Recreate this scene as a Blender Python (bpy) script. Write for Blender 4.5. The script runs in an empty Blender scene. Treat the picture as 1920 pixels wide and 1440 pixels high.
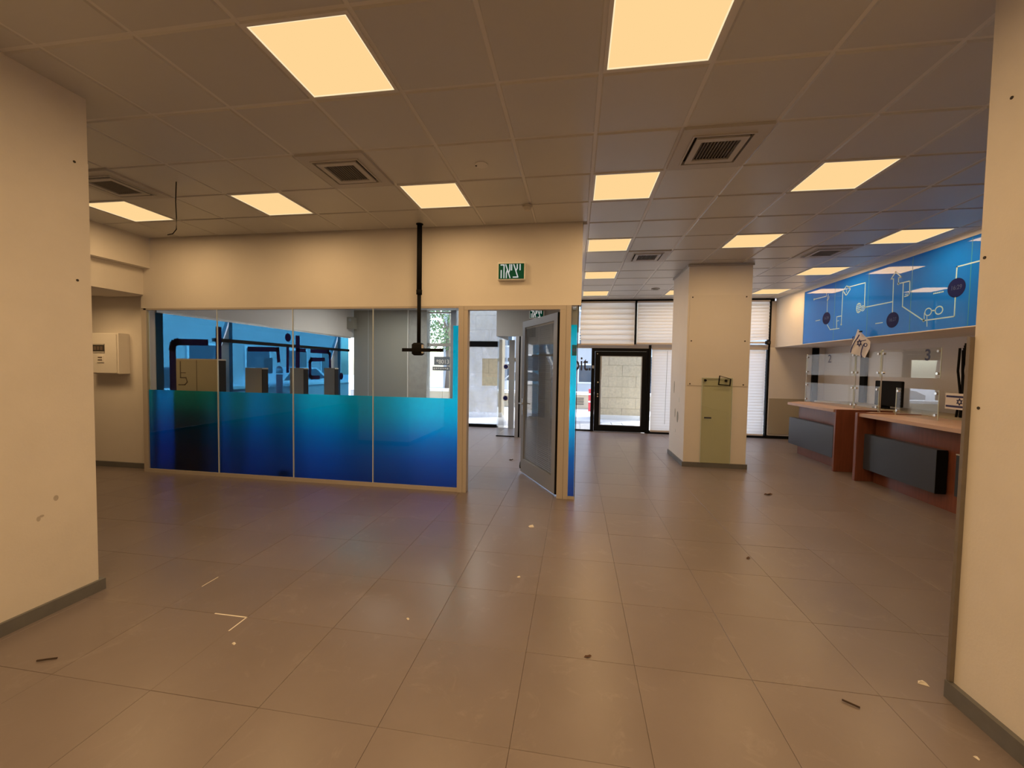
import bpy, math, random
from mathutils import Matrix, Vector
random.seed(7)
S = bpy.context.scene
COL = S.collection
PI = math.pi

# ------------------------------------------------------------------ camera, sky, sun, exposure
cam_d = bpy.data.cameras.new('camera')
cam_d.sensor_width = 36.0
cam_d.lens = 14.312
cam_d.clip_start = 0.02
cam = bpy.data.objects.new('camera', cam_d)
COL.objects.link(cam)
yaw, pitch, roll = -0.153936615, 0.0406390158, -0.0162685168
fwd = Vector((math.sin(yaw)*math.cos(pitch), math.cos(yaw)*math.cos(pitch), -math.sin(pitch)))
rgt = Vector((math.cos(yaw), -math.sin(yaw), 0))
dwn = fwd.cross(rgt)
r2 = rgt*math.cos(roll) + dwn*math.sin(roll)
d2 = -rgt*math.sin(roll) + dwn*math.cos(roll)
up = -d2
cam.matrix_world = Matrix(((r2.x, up.x, -fwd.x, 0), (r2.y, up.y, -fwd.y, 0), (r2.z, up.z, -fwd.z, 1.55), (0, 0, 0, 1)))
S.camera = cam

W = bpy.data.worlds.new('world')
S.world = W
W.use_nodes = True
wt = W.node_tree
wt.nodes.clear()
wo = wt.nodes.new('ShaderNodeOutputWorld')
wb = wt.nodes.new('ShaderNodeBackground')
sky = wt.nodes.new('ShaderNodeTexSky')
sky.sky_type = 'NISHITA'
sky.sun_disc = False
sky.sun_elevation = math.radians(52)
sky.sun_rotation = math.radians(60)
sky.air_density = 1.0
sky.dust_density = 1.6
wb.inputs['Strength'].default_value = 1.05
wt.links.new(sky.outputs[0], wb.inputs[0])
wt.links.new(wb.outputs[0], wo.inputs[0])

sun_d = bpy.data.lights.new('sun', 'SUN')
sun_d.energy = 5.0
sun_d.color = (1.0, 0.95, 0.86)
sun_d.angle = math.radians(0.6)
sun = bpy.data.objects.new('sun', sun_d)
COL.objects.link(sun)
sun.rotation_euler = Vector((0.60, 0.42, 0.80)).to_track_quat('Z', 'Y').to_euler()

LAMP_W = 11.0                       # one ceiling panel
LAMP_COL = (1.0, 0.63, 0.285)
PANEL_EMIT = 1.0
S.view_settings.view_transform = 'Standard'
S.view_settings.look = 'None'
S.view_settings.gamma = 1.0
S.view_settings.use_curve_mapping = False
S.view_settings.exposure = 0.0
S.cycles.use_denoising = True
S.cycles.max_bounces = 10
S.cycles.diffuse_bounces = 5
S.cycles.glossy_bounces = 5
S.cycles.transmission_bounces = 8
S.cycles.transparent_max_bounces = 24
S.cycles.caustics_reflective = False
S.cycles.caustics_refractive = False

CZ = 3.23      # ceiling height
# ------------------------------------------------------------------ helpers
class MB:
    """collects primitives and links them as ONE mesh object"""
    def __init__(s):
        s.v, s.f = [], []
    def add(s, vs, fs):
        n = len(s.v)
        s.v += [tuple(p) for p in vs]
        s.f += [tuple(i+n for i in f) for f in fs]
        return s
    def box(s, x0, x1, y0, y1, z0, z1, M=None):
        vs = [(x0,y0,z0),(x1,y0,z0),(x1,y1,z0),(x0,y1,z0),(x0,y0,z1),(x1,y0,z1),(x1,y1,z1),(x0,y1,z1)]
        if M: vs = [M @ Vector(p) for p in vs]
        return s.add(vs, [(3,2,1,0),(4,5,6,7),(0,1,5,4),(1,2,6,5),(2,3,7,6),(3,0,4,7)])
    def bbox(s, x0, x1, y0, y1, z0, z1, c, M=None):
        """box with all vertical and horizontal edges chamfered on the z faces"""
        vs = []
        for z, i in ((z0, c), (z0+c, 0), (z1-c, 0), (z1, c)):
            vs += [(x0+i,y0+i,z),(x1-i,y0+i,z),(x1-i,y1-i,z),(x0+i,y1-i,z)]
        if M: vs = [M @ Vector(p) for p in vs]
        fs = [(3,2,1,0),(12,13,14,15)]
        for k in range(3):
            for j in range(4):
                a = 4*k+j; b = 4*k+(j+1)%4
                fs.append((a, b, b+4, a+4))
        return s.add(vs, fs)
    def prism(s, poly, axis, a, b):
        """poly of 2D points extruded along axis from a to b (x: poly=(y,z); y: (x,z); z: (x,y))"""
        def P(p, t):
            return {'x': (t,p[0],p[1]), 'y': (p[0],t,p[1]), 'z': (p[0],p[1],t)}[axis]
        n = len(poly)
        vs = [P(p, a) for p in poly] + [P(p, b) for p in poly]
        fs = [tuple(range(n))[::-1], tuple(range(n, 2*n))]
        for i in range(n):
            j = (i+1) % n
            fs.append((i, j, j+n, i+n))
        return s.add(vs, fs)
    def tube(s, pts, r, n=8):
        pts = [Vector(p) for p in pts]
        vs = []
        for i, p in enumerate(pts):
            t = (pts[min(i+1, len(pts)-1)] - pts[max(i-1, 0)]).normalized()
            a = Vector((0,0,1)) if abs(t.z) < 0.9 else Vector((1,0,0))
            u = t.cross(a).normalized(); w = t.cross(u)
            rr = r[i] if isinstance(r, (list, tuple)) else r
            for k in range(n):
                an = 2*PI*k/n
                vs.append(p + u*rr*math.cos(an) + w*rr*math.sin(an))
        fs = []
        for i in range(len(pts)-1):
            for k in range(n):
                a = i*n+k; b = i*n+(k+1)%n
                fs.append((a, b, b+n, a+n))
        fs.append(tuple(range(n))[::-1]); m = (len(pts)-1)*n
        fs.append(tuple(range(m, m+n)))
        return s.add(vs, fs)
    def disc(s, c, axis, r, t, n=24, ry=None):
        """short cylinder at c along axis"""
        poly = [(r*math.cos(2*PI*k/n), (ry or r)*math.sin(2*PI*k/n)) for k in range(n)]
        if axis == 'x': return s.prism([(c[1]+p[0], c[2]+p[1]) for p in poly], 'x', c[0], c[0]+t)
        if axis == 'y': return s.prism([(c[0]+p[0], c[2]+p[1]) for p in poly], 'y', c[1], c[1]+t)
        return s.prism([(c[0]+p[0], c[1]+p[1]) for p in poly], 'z', c[2], c[2]+t)
    def stroke(s, pts, w, axis, a, b):
        """polyline of given width as mitred flat boxes in the plane normal to axis"""
        for i in range(len(pts)-1):
            p, q = Vector(pts[i]), Vector(pts[i+1])
            d = (q-p).normalized()*w/2; n = Vector((-d.y, d.x))
            e = d*0.98
            s.prism([p-e-n, q+e-n, q+e+n, p-e+n], axis, a, b)
        return s
    def ring(s, c, ry, rz, w, axis, a, b, n=24):
        for k in range(n):
            a0, a1 = 2*PI*k/n, 2*PI*(k+1)/n
            f = lambda t, o: (c[0]+(ry+o)*math.cos(t), c[1]+(rz+o)*math.sin(t))
            s.prism([f(a0,-w/2), f(a1,-w/2), f(a1,w/2), f(a0,w/2)], axis, a, b)
        return s
    def build(s, name, m, parent=None, smooth=False, **tags):
        base = ORG.get(parent, Vector((0,0,0))) if parent else Vector((0,0,0))
        me = bpy.data.meshes.new(name)
        me.from_pydata([(p[0]-base.x, p[1]-base.y, p[2]-base.z) for p in s.v], [], s.f)
        me.validate(); me.update()
        if m: me.materials.append(m)
        if smooth:
            for p in me.polygons: p.use_smooth = True
        o = bpy.data.objects.new(name, me)
        COL.objects.link(o)
        if parent: o.parent = parent
        ORG[o] = base.copy()
        for k, v in tags.items(): o[k] = v
        return o
ORG = {}
def put(me, name, loc, parent, base_m=None):
    """another object on shared mesh data"""
    o = bpy.data.objects.new(name, me)
    COL.objects.link(o)
    b = ORG.get(parent, Vector((0,0,0))) if parent else Vector((0,0,0))
    o.parent = parent
    o.location = Vector(loc) - b
    ORG[o] = Vector(loc)
    return o
def thing(name, label, cat, loc, group=None):
    o = bpy.data.objects.new(name, None)
    COL.objects.link(o)
    o.empty_display_size = 0.1
    o.location = loc
    ORG[o] = Vector(loc)
    o['label'] = label; o['category'] = cat
    if group: o['group'] = group
    return o
def struct(name, mb, m, parent=None, smooth=False):
    o = mb.build(name, m, parent, smooth)
    if parent is None: o['kind'] = 'structure'
    return o
def sempty(name, loc=(0,0,0)):
    o = bpy.data.objects.new(name, None); COL.objects.link(o)
    o.location = loc; ORG[o] = Vector(loc); o['kind'] = 'structure'
    return o
def tag(o, label, cat, group=None):
    o['label'] = label; o['category'] = cat
    if group: o['group'] = group
    return o
def recenter(o):
    """moves a parentless mesh's origin to the bottom centre of its box"""
    vs = [v.co for v in o.data.vertices]
    c = Vector(((min(v.x for v in vs)+max(v.x for v in vs))/2, (min(v.y for v in vs)+max(v.y for v in vs))/2, min(v.z for v in vs)))
    o.data.transform(Matrix.Translation(-c)); o.location = o.location + c
    ORG[o] = o.location.copy()
    return o
def text_mesh(txt, size, bold=0.0, sx=1.0):
    cu = bpy.data.curves.new('t', 'FONT')
    cu.body = txt; cu.size = size; cu.align_x = 'CENTER'; cu.align_y = 'CENTER'
    cu.offset = bold; cu.extrude = 0.0008
    o = bpy.data.objects.new('t', cu); COL.objects.link(o)
    dg = bpy.context.evaluated_depsgraph_get()
    me = bpy.data.meshes.new_from_object(o.evaluated_get(dg))
    bpy.data.objects.remove(o); bpy.data.curves.remove(cu)
    me.transform(Matrix.Diagonal((sx, 1, 1, 1)))
    return me
def text(name, txt, size, loc, facing, m, parent, bold=0.0, sx=1.0, rot=0.0, mirror=False):
    """facing '-y': read while looking along +y; '-x': read while looking along +x"""
    me = text_mesh(txt, size, bold, sx)
    me.name = name
    T = Matrix.Rotation(rot, 4, 'Z')
    if mirror: T = Matrix.Diagonal((-1, 1, 1, 1)) @ T
    R = Matrix.Rotation(PI/2, 4, 'X')
    if facing == '-x': R = Matrix.Rotation(-PI/2, 4, 'Z') @ R
    b = ORG.get(parent, Vector((0,0,0)))
    me.transform(Matrix.Translation(Vector(loc)-b) @ R @ T)
    me.materials.clear(); me.materials.append(m)
    o = bpy.data.objects.new(name, me); COL.objects.link(o); o.parent = parent; ORG[o] = b.copy()
    return o

# ------------------------------------------------------------------ materials
def nodes(name):
    m = bpy.data.materials.new(name); m.use_nodes = True
    nt = m.node_tree; nt.nodes.clear()
    out = nt.nodes.new('ShaderNodeOutputMaterial')
    return m, nt, out
def pbr(name, col, rough=0.6, metal=0.0, spec=0.5, noise=0.0, nscale=8.0, bump=0.0, bscale=60.0, col2=None, rough_var=0.0, coat=0.0, objvar=0.0, stretch=None):
    m, nt, out = nodes(name)
    b = nt.nodes.new('ShaderNodeBsdfPrincipled')
    b.inputs['Base Color'].default_value = (*col, 1)
    b.inputs['Roughness'].default_value = rough
    b.inputs['Metallic'].default_value = metal
    b.inputs['Specular IOR Level'].default_value = spec
    b.inputs['Coat Weight'].default_value = coat
    nt.links.new(b.outputs[0], out.inputs[0])
    geo = nt.nodes.new('ShaderNodeNewGeometry')
    vec = geo.outputs['Position']
    if stretch:
        mp = nt.nodes.new('ShaderNodeMapping'); mp.inputs['Scale'].default_value = stretch
        nt.links.new(vec, mp.inputs[0]); vec = mp.outputs[0]
    last = None
    if noise or col2:
        tx = nt.nodes.new('ShaderNodeTexNoise'); tx.inputs['Scale'].default_value = nscale; tx.inputs['Detail'].default_value = 6; tx.inputs['Roughness'].default_value = 0.62
        nt.links.new(vec, tx.inputs['Vector'])
        rp = nt.nodes.new('ShaderNodeValToRGB')
        rp.color_ramp.elements[0].position = 0.25; rp.color_ramp.elements[1].position = 0.78
        c2 = col2 or tuple(c*(1-noise) for c in col)
        rp.color_ramp.elements[0].color = (*c2, 1); rp.color_ramp.elements[1].color = (*col, 1)
        nt.links.new(tx.outputs['Fac'], rp.inputs[0])
        last = rp.outputs[0]
        if rough_var:
            mr = nt.nodes.new('ShaderNodeMapRange')
            mr.inputs['To Min'].default_value = max(0.02, rough-rough_var); mr.inputs['To Max'].default_value = rough+rough_var
            nt.links.new(tx.outputs['Fac'], mr.inputs[0]); nt.links.new(mr.outputs[0], b.inputs['Roughness'])
    if objvar:
        oi = nt.nodes.new('ShaderNodeObjectInfo')
        mr = nt.nodes.new('ShaderNodeMapRange'); mr.inputs['To Min'].default_value = 1-objvar; mr.inputs['To Max'].default_value = 1+objvar*0.6
        nt.links.new(oi.outputs['Random'], mr.inputs[0])
        hs = nt.nodes.new('ShaderNodeHueSaturation'); hs.inputs['Color'].default_value = (*col, 1)
        if last: nt.links.new(last, hs.inputs['Color'])
        nt.links.new(mr.outputs[0], hs.inputs['Value'])
        last = hs.outputs[0]
    if last: nt.links.new(last, b.inputs['Base Color'])
    if bump:
        t2 = nt.nodes.new('ShaderNodeTexNoise'); t2.inputs['Scale'].default_value = bscale; t2.inputs['Detail'].default_value = 4
        nt.links.new(vec, t2.inputs['Vector'])
        bm = nt.nodes.new('ShaderNodeBump'); bm.inputs['Strength'].default_value = bump; bm.inputs['Distance'].default_value = 0.01
        nt.links.new(t2.outputs['Fac'], bm.inputs['Height']); nt.links.new(bm.outputs[0], b.inputs['Normal'])
    return m
def emit(name, col, s):
    m, nt, out = nodes(name)
    e = nt.nodes.new('ShaderNodeEmission'); e.inputs[0].default_value = (*col, 1); e.inputs[1].default_value = s
    nt.links.new(e.outputs[0], out.inputs[0]); return m
def glass(name, tint=(0.93, 0.97, 0.95), ior=1.5, dirt=0.0, rough=0.0):
    """thin clear pane: fresnel reflection over tinted see-through"""
    m, nt, out = nodes(name)
    tr = nt.nodes.new('ShaderNodeBsdfTransparent'); tr.inputs[0].default_value = (*tint, 1)
    gl = nt.nodes.new('ShaderNodeBsdfGlossy'); gl.inputs['Roughness'].default_value = rough
    # Schlick reflectance, the same from both sides of the thin pane
    geo0 = nt.nodes.new('ShaderNodeNewGeometry')
    dp = nt.nodes.new('ShaderNodeVectorMath'); dp.operation = 'DOT_PRODUCT'
    nt.links.new(geo0.outputs['Normal'], dp.inputs[0]); nt.links.new(geo0.outputs['Incoming'], dp.inputs[1])
    def mth(op, a, b):
        n = nt.nodes.new('ShaderNodeMath'); n.operation = op
        for i, q in enumerate((a, b)):
            if q is None: continue
            if isinstance(q, (int, float)): n.inputs[i].default_value = q
            else: nt.links.new(q, n.inputs[i])
        return n.outputs[0]
    f0 = ((ior-1)/(ior+1))**2
    om = mth('SUBTRACT', 1.0, mth('ABSOLUTE', dp.outputs['Value'], None))
    fac = mth('ADD', mth('MULTIPLY', mth('POWER', om, 5.0), 1-f0), f0)
    mx = nt.nodes.new('ShaderNodeMixShader')
    nt.links.new(fac, mx.inputs[0]); nt.links.new(tr.outputs[0], mx.inputs[1]); nt.links.new(gl.outputs[0], mx.inputs[2])
    last = mx
    if dirt:
        tx = nt.nodes.new('ShaderNodeTexNoise'); tx.inputs['Scale'].default_value = 5; tx.inputs['Detail'].default_value = 8
        geo = nt.nodes.new('ShaderNodeNewGeometry'); nt.links.new(geo.outputs['Position'], tx.inputs['Vector'])
        mr = nt.nodes.new('ShaderNodeMapRange'); mr.inputs['From Min'].default_value = 0.35; mr.inputs['From Max'].default_value = 0.75
        mr.inputs['To Min'].default_value = dirt*0.5; mr.inputs['To Max'].default_value = dirt
        nt.links.new(tx.outputs['Fac'], mr.inputs[0])
        df = nt.nodes.new('ShaderNodeBsdfTranslucent'); df.inputs[0].default_value = (0.8, 0.82, 0.86, 1)
        m2 = nt.nodes.new('ShaderNodeMixShader')
        nt.links.new(mr.outputs[0], m2.inputs[0]); nt.links.new(mx.outputs[0], m2.inputs[1]); nt.links.new(df.outputs[0], m2.inputs[2])
        last = m2
    nt.links.new(last.outputs[0], out.inputs[0]); return m
def gradient_film(name, stops, z0, z1):
    """frosted vinyl print: vertical colour run; scatters the light that falls on its back"""
    m, nt, out = nodes(name)
    geo = nt.nodes.new('ShaderNodeNewGeometry'); sp = nt.nodes.new('ShaderNodeSeparateXYZ'); nt.links.new(geo.outputs['Position'], sp.inputs[0])
    mr = nt.nodes.new('ShaderNodeMapRange'); mr.inputs['From Min'].default_value = z0; mr.inputs['From Max'].default_value = z1
    nt.links.new(sp.outputs['Z'], mr.inputs[0])
    rp = nt.nodes.new('ShaderNodeValToRGB'); cr = rp.color_ramp
    cr.elements[0].position = stops[0][0]; cr.elements[0].color = (*stops[0][1], 1)
    cr.elements[1].position = stops[-1][0]; cr.elements[1].color = (*stops[-1][1], 1)
    for p, c in stops[1:-1]:
        e = cr.elements.new(p); e.color = (*c, 1)
    nt.links.new(mr.outputs[0], rp.inputs[0])
    tl = nt.nodes.new('ShaderNodeBsdfTranslucent')
    rf = nt.nodes.new('ShaderNodeBsdfRefraction'); rf.inputs['Roughness'].default_value = 0.62; rf.inputs['IOR'].default_value = 1.35
    df = nt.nodes.new('ShaderNodeBsdfDiffuse')
    for n in (tl, rf, df): nt.links.new(rp.outputs[0], n.inputs['Color'])
    m1 = nt.nodes.new('ShaderNodeMixShader'); m1.inputs[0].default_value = 0.90
    nt.links.new(tl.outputs[0], m1.inputs[1]); nt.links.new(rf.outputs[0], m1.inputs[2])
    m2 = nt.nodes.new('ShaderNodeMixShader'); m2.inputs[0].default_value = 0.05
    nt.links.new(m1.outputs[0], m2.inputs[1]); nt.links.new(df.outputs[0], m2.inputs[2])
    nt.links.new(m2.outputs[0], out.inputs[0]); return m
def see_film(name, tint, scatter, scol):
    """tinted see-through vinyl"""
    m, nt, out = nodes(name)
    tr = nt.nodes.new('ShaderNodeBsdfTransparent'); tr.inputs[0].default_value = (*tint, 1)
    tl = nt.nodes.new('ShaderNodeBsdfTranslucent'); tl.inputs[0].default_value = (*scol, 1)
    df = nt.nodes.new('ShaderNodeBsdfDiffuse'); df.inputs[0].default_value = (*scol, 1)
    ad = nt.nodes.new('ShaderNodeMixShader'); ad.inputs[0].default_value = 0.5
    nt.links.new(tl.outputs[0], ad.inputs[1]); nt.links.new(df.outputs[0], ad.inputs[2])
    mx = nt.nodes.new('ShaderNodeMixShader'); mx.inputs[0].default_value = scatter
    nt.links.new(tr.outputs[0], mx.inputs[1]); nt.links.new(ad.outputs[0], mx.inputs[2])
    nt.links.new(mx.outputs[0], out.inputs[0]); return m
def fabric(name, col, trans=0.45):
    m, nt, out = nodes(name)
    df = nt.nodes.new('ShaderNodeBsdfDiffuse'); df.inputs[0].default_value = (*col, 1)
    tl = nt.nodes.new('ShaderNodeBsdfTranslucent'); tl.inputs[0].default_value = (*col, 1)
    mx = nt.nodes.new('ShaderNodeMixShader'); mx.inputs[0].default_value = trans
    nt.links.new(df.outputs[0], mx.inputs[1]); nt.links.new(tl.outputs[0], mx.inputs[2])
    nt.links.new(mx.outputs[0], out.inputs[0]); return m

WALL = pbr('wall_paint', (0.80, 0.76, 0.72), 0.75, noise=0.05, nscale=2.2, bump=0.06, bscale=120)
WALL_SMUDGED = pbr('smudged_wall_paint', (0.80, 0.76, 0.72), 0.72, noise=0.09, nscale=3.1, bump=0.07, bscale=90)
BOARD = pbr('painted_board', (0.76, 0.72, 0.68), 0.62, noise=0.04, nscale=3.0, bump=0.03, bscale=150)
GREY_WALL = pbr('grey_wall_paint', (0.31, 0.305, 0.265), 0.7, noise=0.06, nscale=3)
CEIL = pbr('ceiling_tile_metal', (0.60, 0.595, 0.585), 0.34, spec=0.5, noise=0.05, nscale=1.5, bump=0.02, bscale=300, objvar=0.03)
CEIL_RAIL = pbr('ceiling_rail_metal', (0.72, 0.71, 0.70), 0.4)
CEIL_SLAB = pbr('ceiling_void', (0.16, 0.15, 0.14), 0.9)
PLASTER = pbr('inner_ceiling_plaster', (0.72, 0.73, 0.70), 0.8, noise=0.03)
FLOOR = pbr('floor_tile_porcelain', (0.228, 0.190, 0.186), 0.30, spec=0.45, noise=0.22, nscale=2.2, rough_var=0.05, bump=0.012, bscale=40, objvar=0.05, col2=(0.200, 0.165, 0.160))
def add_scuffs(m):
    nt = m.node_tree; b = [n for n in nt.nodes if n.type == 'BSDF_PRINCIPLED'][0]
    src = b.inputs['Base Color'].links[0].from_socket
    geo = nt.nodes.new('ShaderNodeNewGeometry')
    a = nt.nodes.new('ShaderNodeTexNoise'); a.inputs['Scale'].default_value = 3.4; a.inputs['Detail'].default_value = 11; a.inputs['Roughness'].default_value = 0.72; a.inputs['Distortion'].default_value = 1.3
    nt.links.new(geo.outputs['Position'], a.inputs['Vector'])
    r = nt.nodes.new('ShaderNodeValToRGB'); r.color_ramp.elements[0].position = 0.56; r.color_ramp.elements[1].position = 0.80
    r.color_ramp.elements[0].color = (0, 0, 0, 1); r.color_ramp.elements[1].color = (0.36, 0.36, 0.36, 1)
    nt.links.new(a.outputs['Fac'], r.inputs[0])
    mx = nt.nodes.new('ShaderNodeMixRGB'); mx.blend_type = 'MIX'; mx.inputs[2].default_value = (0.42, 0.37, 0.35, 1)
    nt.links.new(r.outputs[0], mx.inputs[0]); nt.links.new(src, mx.inputs[1]); nt.links.new(mx.outputs[0], b.inputs['Base Color'])
add_scuffs(FLOOR)
GROUT = pbr('floor_grout', (0.165, 0.14, 0.135), 0.85)
SKIRT = pbr('baseboard_tile', (0.17, 0.17, 0.175), 0.5, noise=0.2, nscale=12)
CREAM = pbr('cream_frame_paint', (0.52, 0.47, 0.43), 0.5)
BLACK = pbr('black_metal', (0.010, 0.010, 0.011), 0.7, spec=0.08)
BLACK_PLASTIC = pbr('black_plastic', (0.014, 0.014, 0.016), 0.7, spec=0.1)
ALU = pbr('grey_aluminium', (0.36, 0.385, 0.43), 0.45, metal=0.2)
ALU_L = pbr('pale_aluminium', (0.55, 0.56, 0.56), 0.45, metal=0.3)
STEEL = pbr('polished_steel', (0.75, 0.75, 0.74), 0.2, metal=1.0)
WHITE = pbr('white_plastic', (0.78, 0.76, 0.73), 0.45)
PALE = pbr('pale_box_enamel', (0.80, 0.77, 0.74), 0.42)
GLASS = glass('clear_glass', (0.97, 0.985, 0.98))
GLASS_P = glass('partition_glass', (0.96, 0.98, 0.97), ior=1.42)
GLASS_G = glass('greenish_glass', (0.92, 0.945, 0.87), ior=1.5)
GLASS_S = glass('screen_glass', (0.96, 0.975, 0.965), ior=1.9)
GLASS_W = glass('street_glass', (0.97, 0.985, 0.99), dirt=0.02)
GLASS_D = glass('dusty_street_glass', (0.88, 0.92, 0.97), dirt=0.30)
EDGE = pbr('glass_edge', (0.62, 0.72, 0.68), 0.25)
SILICONE = pbr('joint_profile', (0.75, 0.80, 0.80), 0.35)
PANEL = emit('lit_diffuser', (1.0, 0.672, 0.305), PANEL_EMIT)
PANEL_EDGE = emit('lit_diffuser_edge', (1.0, 0.80, 0.48), 1.05)
VENT = pbr('vent_enamel', (0.54, 0.52, 0.50), 0.5)
VENT_SLAT = pbr('vent_slat', (0.24, 0.22, 0.205), 0.6)
VENT_DARK = pbr('vent_dark', (0.045, 0.04, 0.038), 0.8)
WOOD_RED = pbr('red_brown_veneer', (0.26, 0.085, 0.05), 0.33, noise=0.35, nscale=4, stretch=(8, 8, 0.7), coat=0.15)
WOOD_TOP = pbr('pale_cherry_worktop', (0.66, 0.46, 0.38), 0.42, noise=0.24, nscale=5, stretch=(1, 0.3, 1))
SLATE = pbr('charcoal_laminate', (0.050, 0.062, 0.090), 0.38)
BANNER = None
def banner_mat():
    m, nt, out = nodes('glossy_blue_banner')
    b = nt.nodes.new('ShaderNodeBsdfPrincipled')
    b.inputs['Base Color'].default_value = (0.0, 0.20, 0.95, 1); b.inputs['Roughness'].default_value = 0.5
    b.inputs['Specular IOR Level'].default_value = 0.1; b.inputs['Coat Weight'].default_value = 0.48; b.inputs['Coat IOR'].default_value = 1.7; b.inputs['Coat Roughness'].default_value = 0.015
    nt.links.new(b.outputs[0], out.inputs[0]); return m
BANNER = banner_mat()
PRINT_W = pbr('printed_pale_blue', (0.48, 0.78, 0.98), 0.35)
PRINT_SEAM = pbr('banner_seam', (0.05, 0.34, 0.58), 0.3)
PRINT_N = pbr('printed_navy', (0.003, 0.008, 0.11), 0.5, spec=0.15)
PRINT_T = pbr('printed_slate_text', (0.06, 0.10, 0.26), 0.3)
NAVY_TEXT = pbr('navy_numeral', (0.02, 0.02, 0.06), 0.4)
GREEN = pbr('exit_green', (0.0, 0.105, 0.07), 0.5, spec=0.15)
SIGN_W = emit('backlit_letters', (0.9, 0.9, 0.85), 0.62)
SIGN_FRAME = pbr('sign_frame_white', (0.85, 0.85, 0.83), 0.3)
FLAG = fabric('flag_cloth', (0.84, 0.80, 0.80), 0.25)
FLAG_B = pbr('flag_blue', (0.03, 0.03, 0.12), 0.7)
FILM = gradient_film('blue_gradient_film', [(0.0, (0.003, 0.075, 0.50)), (0.30, (0.002, 0.15, 0.72)), (0.55, (0.0, 0.31, 0.90)), (0.80, (0.0, 0.62, 1.0)), (1.0, (0.0, 0.70, 1.0))], 0.03, 1.155)
FILM2 = gradient_film('cyan_strip_film', [(0.0, (0.004, 0.08, 0.42)), (0.22, (0.002, 0.22, 0.70)), (0.42, (0.0, 0.55, 0.95)), (0.6, (0.0, 0.78, 1.0)), (1.0, (0.0, 0.80, 1.0))], 0.03, 2.06)
FILM_L = see_film('street_window_film', (0.05, 0.21, 0.36), 0.32, (0.03, 0.17, 0.33))
LETTER = see_film('dark_window_letter', (0.10, 0.10, 0.24), 0.75, (0.025, 0.018, 0.09))
BLIND = fabric('white_blind_fabric', (0.86, 0.85, 0.84), 0.40)
BLIND_HEM = fabric('cream_blind_hem', (0.78, 0.70, 0.62), 0.3)
BLIND_G = pbr('grey_door_slat', (0.34, 0.36, 0.40), 0.4)
STONE = pbr('rough_stone', (0.76, 0.63, 0.42), 0.85, noise=0.32, nscale=14, bump=0.6, bscale=40, objvar=0.05)
STONE_DK = pbr('recessed_mortar', (0.52, 0.45, 0.33), 0.9)
STONE_W = pbr('pale_concrete', (0.80, 0.79, 0.77), 0.85, noise=0.2, nscale=6, bump=0.3)
PAVE = pbr('pavement_concrete', (0.62, 0.61, 0.59), 0.85, noise=0.1, nscale=3)
PAVE_G = pbr('grey_pavers', (0.34, 0.35, 0.37), 0.85, noise=0.1, nscale=10, objvar=0.08)
ROAD = pbr('asphalt', (0.16, 0.16, 0.165), 0.9)
BEIGE_WALL = pbr('beige_low_wall', (0.58, 0.50, 0.36), 0.85, noise=0.12, nscale=6)
CAP = pbr('white_cap_stone', (0.85, 0.84, 0.81), 0.7)
FACADE = pbr('far_facade', (0.50, 0.48, 0.46), 0.85, noise=0.1, nscale=1.0)
FACADE_G = pbr('grey_street_facade', (0.50, 0.49, 0.47), 0.85, noise=0.15, nscale=1.0)
DARK_PANE = pbr('dark_window_pane', (0.05, 0.07, 0.09), 0.12)
CAR_W = pbr('white_car_paint', (0.78, 0.79, 0.80), 0.25, coat=0.6)
CAR_D = pbr('dark_car_paint', (0.10, 0.12, 0.16), 0.25, coat=0.6)
RED = pbr('red_paint', (0.62, 0.04, 0.06), 0.45)
LEAF = pbr('tree_leaf', (0.10, 0.20, 0.06), 0.6, objvar=0.1)
BARK = pbr('tree_bark', (0.20, 0.15, 0.11), 0.9)
DESK_END = pbr('beige_desk_screen', (0.43, 0.38, 0.29), 0.6)
DESK_SIDE = pbr('brown_screen_edge', (0.14, 0.105, 0.085), 0.6)
DRY_LEAF = pbr('dry_leaf', (0.10, 0.05, 0.03), 0.8)
CHIP = pbr('plaster_chip', (0.82, 0.78, 0.72), 0.8)
TWIG = pbr('dark_twig', (0.05, 0.03, 0.02), 0.8)
STICK_NAVY = pbr('navy_dot', (0.005, 0.008, 0.09), 0.4)
TAPE_TAN = pbr('tan_edge_strip', (0.20, 0.17, 0.145), 0.5, noise=0.2, nscale=20)
SMOKE = pbr('detector_plastic', (0.62, 0.58, 0.53), 0.5)
TEAL = pbr('teal_sticker', (0.0, 0.13, 0.20), 0.4)

# ------------------------------------------------------------------ room shell
# grid of the suspended ceiling: x = GX + .6 c, y = GY + .6 r ; floor grid: x = .34 + .572 c, y = 2.72 + .57 r
GX, GY, G = 0.1055, 2.4384, 0.6
fl = struct('floor', MB().box(-9.2, 5.9, -5.2, 10.30, -0.12, -0.0035), GROUT)
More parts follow.
